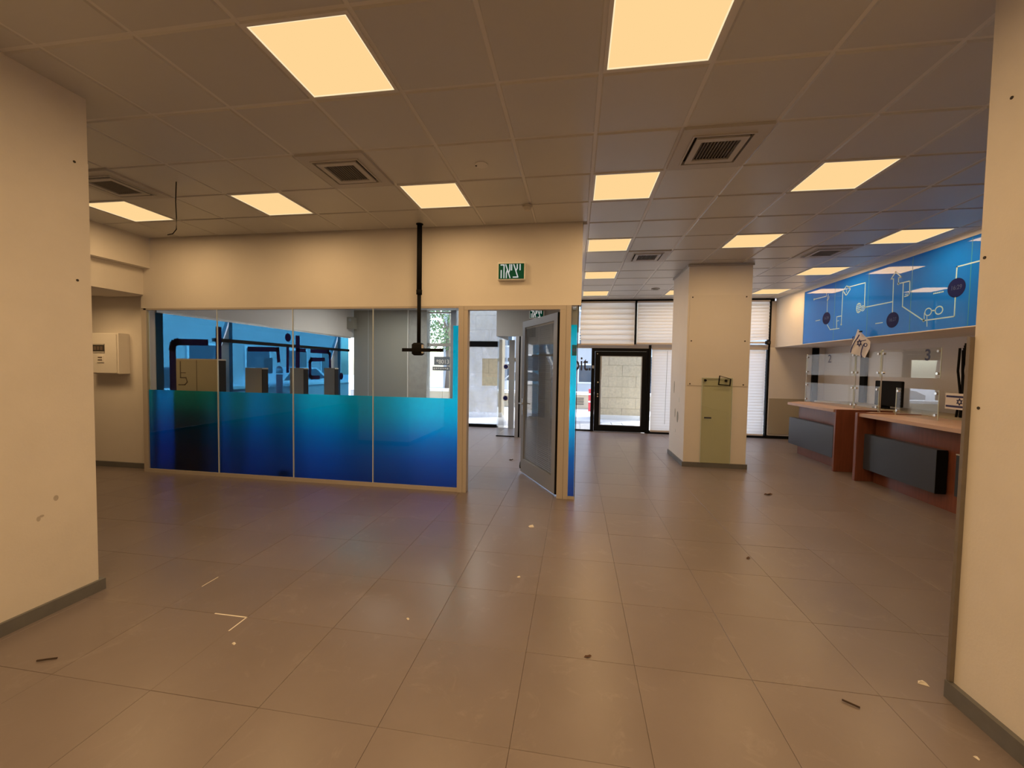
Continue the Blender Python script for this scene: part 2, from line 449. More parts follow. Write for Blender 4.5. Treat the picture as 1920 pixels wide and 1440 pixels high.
# floor tiles
FT = [MB().bbox(-0.2853, 0.2853, -0.2843, 0.2843, -0.006, 0.0, 0.0012)]
ft_me = bpy.data.meshes.new('floor_tile'); ft_me.from_pydata(FT[0].v, [], FT[0].f); ft_me.materials.append(FLOOR)
rest = MB()
def seen_floor(x, y):
    if y < 0.75: return False
    if abs(x+0.1)/max(y, 0.1) > 1.55 and x < 0: return False
    if y < 2.6 and (x < -3.2 or x > 1.9): return False
    if y > 5.0 and x < -2.6: return False
    if y > 3.9 and x < -7.3: return False
    if x > 4.5 and y < 8.7: return False
    if x > 2.2 and x/y > 0.86: return False
    return True
nt_ = 0
for i in range(-17, 10):
    for j in range(-14, 14):
        x = 0.34 + 0.572*(i+0.5); y = 2.72 + 0.57*(j+0.5)
        if x < -9 or x > 5.7 or y > 10.3 or y < -5: continue
        if y + 0.285 > 10.3: continue
        if seen_floor(x, y):
            put(ft_me, 'floor_tile', (x, y, random.uniform(-0.0006, 0.0006)), fl); nt_ += 1
        else:
            rest.bbox(x-0.2853, x+0.2853, y-0.2843, y+0.2843, -0.006, 0.0, 0.0012)
o = rest.build('floor_tile', FLOOR, fl); o['kind'] = 'stuff'
# white worn grout at one tile corner on the left
MB().box(-2.17, -1.945, 2.146, 2.154, -0.002, 0.0007).box(-1.952, -1.944, 2.02, 2.154, -0.002, 0.0007).build('white_grout', CHIP, fl)
MB().box(-2.524, -2.518, 2.40, 2.53, -0.002, 0.0007).build('white_grout', CHIP, fl)

ce = struct('ceiling', MB().box(-5.80, 5.9, -5.2, 10.36, 3.29, 3.42), CEIL_SLAB)
lights_at = [(-3,-1),(0,-1),(0,2),(3,2),(-3,2),(-6,2),(-9,2),(0,5),(3,5),(6,5),(0,8),(6,8),(0,11),(3,11),(6,11),(-3,-4),(0,-4),(-6,-7),(-3,-7),(0,-7),(3,-7),(-3,-10),(0,-10)]
vents_at = [(1,1),(-4,1),(-8,1),(1,6),(5,6)]
ct = MB().bbox(-0.290, 0.290, -0.290, 0.290, 0.0, 0.022, 0.010)
ct_me = bpy.data.meshes.new('ceiling_tile'); ct_me.from_pydata(ct.v, [], ct.f); ct_me.materials.append(CEIL)
back = MB()
for c in range(-10, 8):
    for r in range(-12, 14):
        x0, y0 = GX+G*c, GY+G*r
        if (c, r) in lights_at or (c, r) in vents_at: continue
        if y0 > 4.8 and x0 < -0.05: continue
        xa, xb, ya, yb = max(x0, -5.80), min(x0+G, 4.53), y0, min(y0+G, 10.22)
        if r == 4-1 and x0 < -0.05: yb = min(yb, 4.80)
        if xb-xa < 0.03 or yb-ya < 0.03: continue
        full = (xb-xa) > 0.59 and (yb-ya) > 0.59
        if r >= -3 and full: put(ct_me, 'ceiling_tile', (x0+0.3, y0+0.3, CZ + random.uniform(-0.0008, 0.0008)), ce)
        elif r >= -3: MB().bbox(xa+0.01, xb-0.01, ya+0.01, yb-0.01, CZ, CZ+0.02, 0.007).build('ceiling_tile', CEIL, ce)
        else: back.bbox(xa+0.01, xb-0.01, ya+0.01, yb-0.01, CZ, CZ+0.02, 0.007)
o = back.build('ceiling_tile', CEIL, ce); o['kind'] = 'stuff'
for c in range(-9, 8):
    x = GX+G*c
    y1 = 4.80 if x < -0.05 else 10.24
    if x > 4.5: continue
    MB().box(x-0.012, x+0.012, -4.8, y1, CZ+0.008, CZ+0.04).build('ceiling_rail', CEIL_RAIL, ce)
for r in range(-11, 13):
    y = GY+G*r
    MB().box(-5.80 if y < 4.8 else 0.0, 4.53, y-0.012, y+0.012, CZ+0.009, CZ+0.04).build('ceiling_rail', CEIL_RAIL, ce)
MB().box(0.055, 0.095, 4.86, 10.2, CZ-0.012, CZ+0.01).build('edge_angle', CEIL_RAIL, ce)
MB().box(4.50, 4.535, 0.0, 10.24, CZ-0.006, CZ+0.012).build('edge_angle', CEIL_RAIL, ce)
# inner room ceiling (hidden above the partition from here)
struct('ceiling_inner', MB().box(-5.95, -0.01, 4.94, 10.30, 3.0, 3.28), PLASTER)

def ceiling_light(c, r, label, group=None):
    x, y = GX+G*c+G/2, GY+G*r+G/2
    t = thing('ceiling_light', label, 'light', (x, y, CZ), group)
    a, b = 0.268, 0.288
    f = MB()
    f.box(x-b, x+b, y-b, y-a, CZ-0.003, CZ+0.03).box(x-b, x+b, y+a, y+b, CZ-0.003, CZ+0.03)
    f.box(x-b, x-a, y-a, y+a, CZ-0.003, CZ+0.03).box(x+a, x+b, y-a, y+a, CZ-0.003, CZ+0.03)
    f.build('frame', CEIL_RAIL, t)
    MB().box(x-0.2675, x+0.2675, y-0.2675, y+0.2675, CZ+0.002, CZ+0.02).build('diffuser', PANEL, t)
    e = MB(); k = 0.2675
    e.box(x-k, x+k, y-k, y-k+0.007, CZ-0.001, CZ+0.002).box(x-k, x+k, y+k-0.007, y+k, CZ-0.001, CZ+0.002)
    e.box(x-k, x-k+0.007, y-k, y+k, CZ-0.001, CZ+0.002).box(x+k-0.007, x+k, y-k, y+k, CZ-0.001, CZ+0.002)
    e.build('bright_rim', PANEL_EDGE, t)
    ld = bpy.data.lights.new('panel_lamp', 'AREA'); ld.shape = 'SQUARE'; ld.size = 0.5
    ld.energy = LAMP_W if r > -3 else 1.9*LAMP_W; ld.color = LAMP_COL; ld.spread = math.radians(178)
    lo = bpy.data.objects.new('panel_lamp', ld); COL.objects.link(lo)
    lo.parent = t; lo.location = (0, 0, -0.006)
    return t
LL = {(-3,-1): 'large square ceiling light nearest the camera, left of the two at the top',
      (0,-1): 'ceiling light cut by the top edge of the photo',
      (0,2): 'square ceiling light left of the near right air vent, behind the cut one',
      (3,2): 'square ceiling light nearest to the right pillar',
      (-3,2): 'square ceiling light straight above the black ceiling pole',
      (-6,2): 'square ceiling light above the middle of the blue glass partition',
      (-9,2): 'square ceiling light beside the left pillar with wire hanging in front',
      (0,5): 'ceiling light beside the end of the partition lintel, nearest of that row',
      (3,5): 'ceiling light in front of the middle column',
      (6,5): 'ceiling light closest to the blue banner top edge',
      (0,8): 'narrow looking ceiling light beyond the small far air vent',
      (6,8): 'far ceiling light beside the left half of the blue banner',
      (0,11): 'ceiling light nearest the upper left window blind',
      (3,11): 'ceiling light half hidden behind the middle column',
      (6,11): 'farthest ceiling light right of the middle column near the windows'}
for c, r in lights_at:
    if (c, r) in LL: ceiling_light(c, r, LL[(c, r)], 'square ceiling light panels')
    else: ceiling_light(c, r, 'square ceiling light panel behind the camera position', 'ceiling lights behind the camera')

def ceiling_vent(c, r, label):
    x, y = GX+G*c+G/2, GY+G*r+G/2
    t = thing('air_vent', label, 'vent', (x, y, CZ), 'square ceiling air vents')
    def frame(mb, a, b, z0, z1):
        mb.box(x-b, x+b, y-b, y-a, z0, z1).box(x-b, x+b, y+a, y+b, z0, z1).box(x-b, x-a, y-a, y+a, z0, z1).box(x+a, x+b, y-a, y+a, z0, z1)
        return mb
    frame(MB(), 0.205, 0.292, CZ-0.012, CZ+0.012).build('flange', VENT, t)
    frame(MB(), 0.20, 0.212, CZ-0.020, CZ+0.01).build('raised_rim', VENT, t)
    MB().box(x-0.29, x+0.29, y-0.29, y+0.29, CZ+0.03, CZ+0.05).build('backing', VENT_DARK, t)
    frame(MB(), 0.135, 0.178, CZ-0.024, CZ-0.010).build('inner_frame', VENT, t)
    n = 12
    me = None
    for k in range(n):
        xx = x - 0.135 + 0.27*(k+0.5)/n
        if me is None:
            s = MB().box(-0.003, 0.003, -0.135, 0.135, -0.016, 0.004).build('grille_slat', VENT_SLAT, None); me = s.data; s.parent = t; s.location = (xx-x, 0, 0)
            continue
        put(me, 'grille_slat', (xx, y, CZ), t)
    return t
ceiling_vent(1, 1, 'square ceiling air vent nearest to the right pillar, open slats')
ceiling_vent(-4, 1, 'square ceiling air vent above the blue partition glass')
ceiling_vent(-8, 1, 'ceiling air vent partly hidden by the left pillar')
ceiling_vent(1, 6, 'small far air vent between the partition end and the middle column')
ceiling_vent(5, 6, 'far air vent beside the blue banner, bluish grey')

for x, y, lb in ((-2.2, 7.8, 'unseen fill lamp added under the inner office ceiling, nearer the door'), (-4.3, 8.7, 'unseen fill lamp added under the inner office ceiling, nearer the side window')):  # fill lamps out of view, added to brighten the inner office
    t = thing('ceiling_light', lb, 'light', (x, y, 3.0))
    MB().box(x-0.27, x+0.27, y-0.27, y+0.27, 2.99, 3.0).build('diffuser', PANEL, t)
    MB().box(x-0.29, x+0.29, y-0.29, y-0.27, 2.986, 3.0).box(x-0.29, x+0.29, y+0.27, y+0.29, 2.986, 3.0).box(x-0.29, x-0.27, y-0.27, y+0.27, 2.986, 3.0).box(x+0.27, x+0.29, y-0.27, y+0.27, 2.986, 3.0).build('frame', CEIL_RAIL, t)
    ld = bpy.data.lights.new('panel_lamp', 'AREA'); ld.shape = 'SQUARE'; ld.size = 0.5; ld.energy = 34.0; ld.color = (1.0, 0.95, 0.88)
    lo = bpy.data.objects.new('panel_lamp', ld); COL.objects.link(lo); lo.parent = t; lo.location = (0, 0, -0.02)
# lintel over the partition, walls
lin = struct('wall_partition', MB().box(-5.97, 0.05, 4.82, 4.94, 2.285, 3.29), WALL)
struct('wall_back_left', MB().box(-9.2, -5.945, 4.97, 5.10, 0, 2.49), WALL)
struct('trim_1', MB().box(-5.975, -5.935, 4.825, 4.97, 0, 2.285), CREAM)
b1 = struct('wall_beam', MB().box(-6.6, -5.81, -5.2, 4.82, 2.83, 3.42), WALL)
struct('wall_beam_lower', MB().box(-6.7, -5.925, -5.2, 4.93, 2.47, 2.83), WALL)
struct('ceiling_low', MB().box(-9.2, -6.7, -5.2, 4.97, 2.49, 2.6).box(-6.7, -5.97, 4.93, 4.97, 2.49, 2.6), WALL)
struct('wall_far_left', MB().box(-9.3, -9.2, -5.2, 5.1, 0, 2.6), WALL)
struct('wall_rear', MB().box(-9.2, 5.9, -5.3, -5.2, 0, 3.4), WALL)
struct('wall_right_side', MB().box(5.6, 5.7, -5.2, 10.5, 0, 3.4), WALL)
blk = struct('wall_bulkhead', MB().box(4.55, 5.6, -5.2, 10.30, 2.11, 3.42), WALL)
MB().box(4.543, 4.55, 0.0, 10.28, 2.11, 2.122).build('lower_trim', WHITE, blk)
MB().box(4.538, 4.55, 0.0, 9.12, 3.165, 3.225).build('upper_trim', WHITE, blk)
MB().box(4.540, 4.55, 9.095, 9.118, 2.11, 3.17).build('side_trim', WHITE, blk)
wr = struct('wall_back_right', MB().box(4.44, 5.6, 10.26, 10.40, 0.0, 2.11), WALL)
MB().box(4.46, 5.20, 10.245, 10.26, 0.10, 0.93).build('lower_board', DESK_END, wr)
struct('baseboard_back', MB().box(4.42, 5.6, 10.22, 10.26, 0, 0.06), BLACK)
# baseboards
struct('baseboard_left', MB().box(-9.2, -5.98, 4.945, 4.97, 0, 0.075), SKIRT)

# left pillar
lp = struct('wall_left', MB().box(-4.2, -3.157, 0.1, 2.238, 0, 3.29), WALL_SMUDGED)
MB().box(-3.157, -3.148, 0.12, 2.234, 0.075, 2.82).build('cladding_board', WALL_SMUDGED, lp)
struct('baseboard_left_pillar', MB().box(-4.2, -3.128, 0.1, 2.262, 0, 0.075), SKIRT)
SMUDGE = pbr('wall_smudge', (0.62, 0.57, 0.52), 0.75, noise=0.3, nscale=30)
for y, z, r1, r2 in ((1.935, 0.60, 0.010, 0.016), (1.95, 0.612, 0.012, 0.008), (2.02, 0.70, 0.013, 0.018)):
    MB().disc((-3.1485, y, z), 'x', r1, 0.0008, 9, r2).build('smudge', SMUDGE, lp)
for y, z in ((2.16, 2.80), (2.16, 2.06)):
    MB().disc((-3.149, y, z), 'x', 0.008, 0.0025, 8).build('screw_hole', VENT_DARK, lp)
# right pillar
rp = struct('wall_right', MB().box(1.815, 3.0, 0.3, 2.188, 0, 3.29), WALL_SMUDGED)
struct('baseboard_right', MB().box(1.790, 3.0, 0.3, 2.204, 0, 0.083), SKIRT)
for y, z in ((2.09, 2.735), (2.165, 2.08), (2.15, 1.40)):
    MB().disc((1.8125, y, z), 'x', 0.007, 0.003, 8).build('screw_hole', VENT_DARK, rp)
t = thing('glass_cover_sheet', 'clear glass sheet with tan edge strip standing against the right pillar corner', 'glass sheet', (1.8, 2.23, 0.0))
MB().box(1.802, 2.7, 2.192, 2.200, 0.0845, 1.72).build('sheet', GLASS_G, t)
MB().bbox(1.795, 1.8145, 2.186, 2.203, 0.0845, 1.725, 0.002).build('edge_strip', TAPE_TAN, t)
# middle column
cl = struct('wall_column', MB().box(1.75, 2.69, 6.885, 7.90, 0, 3.29), WALL)
MB().box(1.775, 2.665, 6.876, 6.885, 1.31, 2.74).build('cladding_board', BOARD, cl)
MB().bbox(1.73, 2.71, 6.87, 6.885, 3.195, 3.228, 0.003).box(1.735, 1.75, 6.885, 7.92, 3.195, 3.228).build('top_angle', VENT, cl)
for z in (2.71, 2.02, 1.335):
    for x in (1.815, 2.61):
        MB().disc((x, 6.872, z), 'y', 0.011, 0.005, 10).build('screw', VENT_DARK, cl)
for y, z, w, h in ((7.62, 1.25, 0.05, 0.22), (7.25, 1.05, 0.06, 0.09), (7.32, 0.75, 0.10, 0.20), (7.50, 0.80, 0.04, 0.16), (7.45, 0.5, 0.04, 0.07)):
    MB().disc((1.7475, y, z), 'x', w/2, 0.003, 9, h/2).build('paint_scar', PLASTER if h < 0.1 else GREY_WALL, cl)
struct('baseboard_column', MB().box(1.73, 2.71, 6.865, 7.92, 0, 0.075), SKIRT)

# glass panel leaning on the column
t = thing('loose_glass_panel', 'tall greenish glass panel leaning upright against the middle column', 'glass panel', (2.23, 6.82, 0.0))
tilt = Matrix.Translation((2.225, 6.862, 0.076)) @ Matrix.Rotation(math.radians(-0.3), 4, 'Y')
MB().box(-0.225, 0.225, -0.010, 0.0, 0.0, 1.36, tilt).build('pane', GLASS_G, t)
MB().box(-0.228, -0.223, -0.011, 0.001, 0.0, 1.362, tilt).box(0.223, 0.228, -0.011, 0.001, 0.0, 1.362, tilt).box(-0.225, 0.225, -0.011, 0.001, 1.358, 1.364, tilt).build('polished_edge', EDGE, t)
for x in (2.04, 2.345):
    MB().disc((x, 6.842, 1.395), 'y', 0.020, 0.016, 14).build('hole_ring', BLACK_PLASTIC, t)
text('numeral', '1', 0.15, (2.10, 6.8495, 0.80), '-y', NAVY_TEXT, t, bold=0.003, rot=PI/2, mirror=False)
t = thing('small_frame', 'small black open frame tilted on top of the loose glass panel', 'frame', (2.33, 6.84, 1.31))
fm = Matrix.Translation((2.325, 6.848, 1.385)) @ Matrix.Rotation(math.radians(4), 4, 'Y')
MB().box(-0.09, 0.09, -0.012, 0.0, -0.065, -0.050, fm).box(-0.09, -0.077, -0.012, 0.0, -0.065, 0.078, fm).box(0.077, 0.09, -0.012, 0.0, -0.065, 0.045, fm).build('rim', BLACK, t)
MB().add([fm @ Vector(p) for p in ((-0.09,-0.010,0.078),(0.09,-0.010,0.040),(0.09,-0.010,0.048),(-0.09,-0.010,0.086),(-0.09,-0.002,0.078),(0.09,-0.002,0.040),(0.09,-0.002,0.048),(-0.09,-0.002,0.086))],
         [(0,1,2,3),(7,6,5,4),(0,4,5,1),(1,5,6,2),(2,6,7,3),(3,7,4,0)]).build('top_wire', BLACK, t)

# ------------------------------------------------------------------ glass partition
pt = thing('glass_partition', 'office partition of four glass panels with blue gradient film on the lower half', 'partition', (-3.6, 4.83, 0.0))
XJ = [-5.90, -4.78, -3.655, -2.535, -1.415]
for i in range(4):
    p = MB().box(XJ[i]+0.004, XJ[i+1]-0.004, 4.828, 4.838, 0.045, 2.262).build('glass_panel', GLASS_P, pt)
    fb = MB()
    def sheet(mb, x0, x1, y, z0, z1):
        return mb.add([(x0, y, z0), (x1, y, z0), (x1, y, z1), (x0, y, z1)], [(0, 1, 2, 3)])
    if i < 3: sheet(fb, XJ[i]+0.006, XJ[i+1]-0.006, 4.841, 0.048, 1.158)
    else:
        sheet(fb, XJ[i]+0.006, -1.49, 4.841, 0.048, 1.155); sheet(fb, -1.49, XJ[i+1]-0.004, 4.841, 0.048, 2.05)
    fb.build('blue_film', FILM, p)
for x in XJ[1:4]:
    MB().box(x-0.004, x+0.004, 4.826, 4.842, 0.045, 2.262).build('joint_strip', SILICONE, pt)
MB().box(-5.935, -5.895, 4.822, 4.86, 0.0, 2.285).build('end_post', CREAM, pt)
MB().box(-5.90, -5.875, 4.846, 4.852, 1.16, 2.25).build('white_edge', SILICONE, pt)
MB().box(-5.935, -1.41, 4.818, 4.86, 0.0, 0.048).build('bottom_rail', CREAM, pt)
MB().box(-5.935, -1.41, 4.822, 4.86, 2.262, 2.285).build('top_rail', CREAM, pt)
MB().bbox(-1.413, -1.348, 4.80, 4.90, 0.0, 2.285, 0.002).build('door_post', CREAM, pt)
# right sliver
ps = thing('side_light', 'narrow upright glass strip with cyan to navy film right of the open door', 'glass strip', (-0.02, 4.83, 0))
p = MB().box(-0.062, 0.016, 4.828, 4.838, 0.03, 2.262).build('pane', GLASS_P, ps)
sheet(MB(), -0.060, 0.010, 4.841, 0.03, 2.06).build('cyan_film', FILM2, p)
MB().bbox(-0.118, -0.062, 4.805, 4.90, 0.0, 2.285, 0.002).build('post', CREAM, ps)
MB().box(0.014, 0.022, 4.822, 4.856, 0.0, 2.285).build('dark_edge', BLACK, ps)
MB().box(-0.062, 0.02, 4.82, 4.86, 0.0, 0.032).build('bottom_rail', CREAM, ps)
MB().box(-0.045, 0.010, 4.8255, 4.8278, 1.70, 1.825).build('sticker', TEAL, ps)
MB().disc((-0.018, 4.824, 1.765), 'y', 0.020, 0.0018, 16).build('sticker_emblem', PRINT_T, ps)
# door frame + leaf
dr = sempty('door_1', (-0.75, 4.85, 0))
MB().bbox(-1.346, -1.298, 4.802, 4.90, 0.0, 2.236, 0.003).bbox(-0.192, -0.120, 4.802, 4.90, 0.0, 2.236, 0.003).box(-1.346, -0.120, 4.802, 4.90, 2.236, 2.284).build('frame', CREAM, dr)
hx, hy = -0.205, 4.905
dx, dy = -0.755-hx, 5.93-hy
LEN = math.hypot(dx, dy)
A = math.atan2(dy, dx)
L = Matrix.Translation((hx, hy, 0.0)) @ Matrix.Rotation(A, 4, 'Z')   # local x along the leaf from hinge to lock, local -y... thickness
H0, H1 = 0.025, 2.215
lf = MB()
lf.box(0, LEN, -0.022, 0.022, H0, H0+0.20, L).box(0, LEN, -0.022, 0.022, H1-0.09, H1, L)
lf.box(0, 0.10, -0.022, 0.022, H0+0.20, H1-0.09, L).box(LEN-0.10, LEN, -0.022, 0.022, H0+0.20, H1-0.09, L)
leaf = lf.build('door_leaf', ALU, dr)
MB().box(0.10, LEN-0.10, 0.010, 0.016, H0+0.20, H1-0.09, L).build('pane', GLASS, leaf)
MB().box(0.10, LEN-0.10, -0.016, -0.012, H0+0.20, H1-0.09, L).build('rear_pane', GLASS, leaf)
MB().box(0.10, LEN-0.10, -0.010, 0.008, H1-0.115, H1-0.09, L).build('blind_headrail', WHITE, leaf)
n = 74
sl = None
for k in range(n):
    z = H0+0.215 + (H1-0.125-H0-0.215)*k/(n-1)
    if sl is None:
        s = MB().add([L.to_3x3() @ Vector(p) for p in ((0.103,-0.007,-0.0150),(LEN-0.103,-0.007,-0.0150),(LEN-0.103,0.0015,0.001),(LEN-0.103,0.005,0.0150),(0.103,0.005,0.0150),(0.103,0.0015,0.001))], [(0,1,2,5),(5,2,3,4)]).build('blind_slat', BLIND_G, None)
        sl = s.data; s.parent = leaf; s.location = Vector((hx, hy, z)) - ORG[leaf]
        continue
    put(sl, 'blind_slat', (hx, hy, z), leaf)
for u in (0.20, LEN/2, LEN-0.20):
    MB().box(u-0.003, u+0.003, 0.0085, 0.0098, H0+0.205, H1-0.1, L).build('ladder_cord', ALU_L, leaf)
hd = MB().box(LEN-0.075, LEN-0.04, 0.022, 0.030, 0.86, 1.10, L).build('escutcheon', STEEL, leaf)
MB().tube([L @ Vector(p) for p in ((LEN-0.057, 0.028, 1.03), (LEN-0.057, 0.065, 1.03), (LEN-0.045, 0.075, 1.03), (LEN-0.16, 0.075, 1.03))], 0.009, 8).build('lever_handle', STEEL, leaf)
MB().box(-0.018, 0.0, -0.03, 0.018, H0, H1, L).build('hinge_stile', BLACK, leaf)
MB().tube([L @ Vector(p) for p in ((LEN+0.005, 0.0, 0.20), (LEN+0.03, 0.01, 0.14), (LEN+0.02, 0.02, 0.09), (LEN-0.01, 0.028, 0.07))], 0.010, 6).build('rubber_seal_end', BLACK, leaf)

# exit signs
def exit_sign(x0, x1, y, z0, z1, label):
    t = thing('exit_sign', label, 'sign', ((x0+x1)/2, y, z0))
    MB().bbox(x0, x1, y-0.065, y, z0, z1, 0.006).build('housing', SIGN_FRAME, t)
    MB().box(x0+0.013, x1-0.013, y-0.069, y-0.065, z0+0.012, z1-0.022).build('green_face', GREEN, t)
    # letters drawn as strokes, left to right as seen: he, alef, yod, tsadi, yod
    W_, H_ = (x1-x0)-0.09, (z1-z0)-0.062
    u = lambda a, b: (x0+0.038 + a*W_, z0+0.026 + b*H_)
    mb = MB(); w = 0.0125
    for path in ([(0.02, 1), (0.17, 1), (0.17, 0)], [(0.03, 0), (0.03, 0.56)],
                 [(0.26, 1), (0.47, 0)], [(0.29, 0), (0.29, 0.35), (0.34, 0.62)], [(0.46, 1), (0.46, 0.62), (0.41, 0.42)],
                 [(0.55, 1), (0.55, 0.60)],
                 [(0.66, 1), (0.86, 0.06)], [(0.86, 0.03), (0.64, 0.03)], [(0.83, 1), (0.83, 0.72), (0.77, 0.55)],
                 [(0.97, 1), (0.97, 0.60)]):
        mb.stroke([u(*p) for p in path], w, 'y', y-0.0715, y-0.069)
    mb.build('letters', SIGN_W, t)
    return t
exit_sign(-0.932, -0.605, 4.82, 2.575, 2.785, 'green exit sign with white Hebrew letters on the wall above the open door')
exit_sign(-1.02, -0.70, 8.93, 2.62, 2.82, 'green exit sign behind the top of the open door leaf')

# ceiling tv pole
t = thing('ceiling_tv_mount', 'black ceiling pole with a cross bracket hanging in front of the partition', 'tv mount', (-1.86, 4.66, CZ))
MB().tube([(-1.86, 4.66, CZ-0.001), (-1.86, 4.66, 2.40)], 0.030, 12).build('upper_pole', BLACK, t, True)
MB().tube([(-1.86, 4.66, 2.44), (-1.86, 4.66, 1.80)], 0.023, 12).build('lower_pole', BLACK, t, True)
MB().disc((-1.86, 4.66, CZ-0.008), 'z', 0.042, 0.008, 16).build('ceiling_plate', BLACK, t)
MB().tube([(-1.86, 4.66, 2.455), (-1.86, 4.66, 2.40)], 0.034, 12).build('collar', BLACK, t, True)
MB().bbox(-1.925, -1.80, 4.60, 4.69, 1.675, 1.825, 0.02).build('bracket_head', BLACK_PLASTIC, t)
MB().box(-2.04, -1.535, 4.585, 4.605, 1.718, 1.758).build('cross_bar', BLACK, t)
MB().box(-1.80, -1.775, 4.59, 4.62, 1.70, 1.80).build('clamp', STEEL, t)

# electric box
t = thing('electric_panel', 'pale wall box with dark breaker window beside the left pillar', 'electric box', (-6.6, 4.9, 1.36))
MB().bbox(-6.90, -6.36, 4.825, 4.97, 1.365, 1.945, 0.006).build('body', PALE, t)
MB().box(-6.86, -6.385, 4.812, 4.825, 1.38, 1.93).build('door', PALE, t)
MB().box(-6.83, -6.58, 4.807, 4.813, 1.665, 1.79).build('breaker_window', VENT_DARK, t)
MB().box(-6.83, -6.58, 4.804, 4.809, 1.775, 1.79).box(-6.83, -6.58, 4.804, 4.809, 1.665, 1.68).build('window_rim', VENT, t)
for k in range(4):
    MB().box(-6.81+0.055*k, -6.77+0.055*k, 4.803, 4.808, 1.70, 1.755).build('breaker', DESK_SIDE, t)
MB().bbox(-6.70, -6.59, 4.800, 4.813, 1.525, 1.625, 0.003).build('label_holder', PALE, t)
MB().box(-6.68, -6.61, 4.797, 4.801, 1.555, 1.57).box(-6.68, -6.61, 4.797, 4.801, 1.59, 1.605).build('label_lines', DESK_SIDE, t)
# light in the lowered ceiling at far left
t = thing('low_ceiling_light', 'light panel in the lowered ceiling just right of the left pillar', 'light', (-6.54, 4.05, 2.47))
MB().box(-6.78, -6.30, 3.75, 4.36, 2.460, 2.4695).build('diffuser', PANEL, t)
MB().box(-6.80, -6.78, 3.73, 4.38, 2.457, 2.4695).box(-6.30, -6.28, 3.73, 4.38, 2.457, 2.4695).box(-6.78, -6.30, 3.73, 3.75, 2.457, 2.4695).box(-6.78, -6.30, 4.36, 4.38, 2.457, 2.4695).build('frame', CEIL_RAIL, t)
ld = bpy.data.lights.new('panel_lamp', 'AREA'); ld.shape = 'SQUARE'; ld.size = 0.45; ld.energy = 9.0; ld.color = LAMP_COL; ld.spread = math.radians(165)
lo = bpy.data.objects.new('panel_lamp', ld); COL.objects.link(lo); lo.parent = t; lo.location = (0, 0, -0.018)
# ceiling gadgets
t = thing('smoke_detector', 'round white smoke detector on the ceiling near the partition end', 'smoke detector', (-0.53, 4.26, CZ))
MB().disc((-0.53, 4.26, CZ-0.02), 'z', 0.05, 0.021, 20).build('base', SMOKE, t)
MB().add(*(lambda vs, fs: (vs, fs))(*(lambda n: ([(-0.53+0.045*math.cos(2*PI*k/n), 4.26+0.045*math.sin(2*PI*k/n), CZ-0.022) for k in range(n)] + [(-0.53+0.028*math.cos(2*PI*k/n), 4.26+0.028*math.sin(2*PI*k/n), CZ-0.052) for k in range(n)],
        [tuple(range(n, 2*n))] + [(k, (k+1) % n, n+(k+1) % n, n+k) for k in range(n)]))(16))).build('dome', SMOKE, t)
t = thing('ceiling_disc', 'small round blank cover on a ceiling tile above the partition', 'ceiling cover', (-0.81, 3.37, CZ))
MB().disc((-0.81, 3.37, CZ-0.006), 'z', 0.055, 0.006, 20).build('plate', CEIL_RAIL, t)
MB().disc((-0.855, 3.37, CZ-0.010), 'z', 0.008, 0.005, 8).build('pin', VENT_DARK, t)
t = thing('ceiling_sensor', 'flat grey round sensor on the ceiling left of the middle column', 'sensor', (1.60, 8.85, CZ))
MB().disc((1.60, 8.85, CZ-0.02), 'z', 0.085, 0.02, 20).build('ring', VENT, t)
MB().disc((1.60, 8.85, CZ-0.028), 'z', 0.055, 0.010, 20).build('lens', GREY_WALL, t)
w = MB().tube([(-3.72, 3.34, CZ), (-3.73, 3.34, 3.05), (-3.735, 3.35, 2.90), (-3.75, 3.36, 2.80), (-3.80, 3.37, 2.765), (-3.87, 3.38, 2.76)], 0.0045, 6).build('hanging_wire', BLACK_PLASTIC, None, True)
recenter(tag(w, 'thin dark wire dangling from the ceiling near the left pillar', 'wire'))

# ------------------------------------------------------------------ inner room behind the partition
li = sempty('window_1', (-5.95, 7.5, 0))
MB().box(-5.955, -5.945, 4.98, 10.05, 0.02, 2.265).build('pane', GLASS_W, li)
FY = [(5.0, 5.63), (5.635, 5.97)]
fm_ = MB()
for poly in ([(4.99, 0.05), (5.975, 0.05), (5.975, 2.25), (4.99, 2.25)], [(5.975, 1.10), (6.0, 1.63), (6.225, 2.25), (5.975, 2.25)],
             [(6.235, 0.05), (9.158, 0.05), (9.158, 2.25), (6.235, 2.25)], [(9.158, 1.41), (9.185, 1.61), (9.49, 2.25), (9.158, 2.25)],
             [(9.50, 0.05), (10.0, 0.05), (10.0, 2.25), (9.50, 2.25)]):
    fm_.add([(-5.941, p[0], p[1]) for p in poly], [tuple(range(len(poly)))])
film = fm_.build('blue_film', FILM_L, li)
lt = MB(); a, b = -5.9385, -5.9375
lt.stroke([(5.23, 1.15), (5.231, 1.76), (5.25, 1.82), (5.30, 1.85), (5.78, 1.874)], 0.10, 'x', a, b)
lt.stroke([(6.028, 2.10), (6.022, 1.62)], 0.11, 'x', a, b)
lt.build('window_letter', LETTER, li)
MB().disc((a, 7.70, 2.098), 'x', 0.09, 0.001, 16).build('window_letter_dot', LETTER, li)
MB().stroke([(6.684, 1.811), (7.399, 1.835), (7.425, 1.62)], 0.09, 'x', a, b).build('window_letter', LETTER, li)
MB().stroke([(7.69, 1.86), (7.685, 1.40)], 0.08, 'x', a, b).build('window_letter', LETTER, li)
MB().stroke([(8.0, 2.10), (7.995, 1.38)], 0.13, 'x', a, b).stroke([(8.0, 1.851), (8.23, 1.851)], 0.08, 'x', a, b).build('window_letter', LETTER, li)
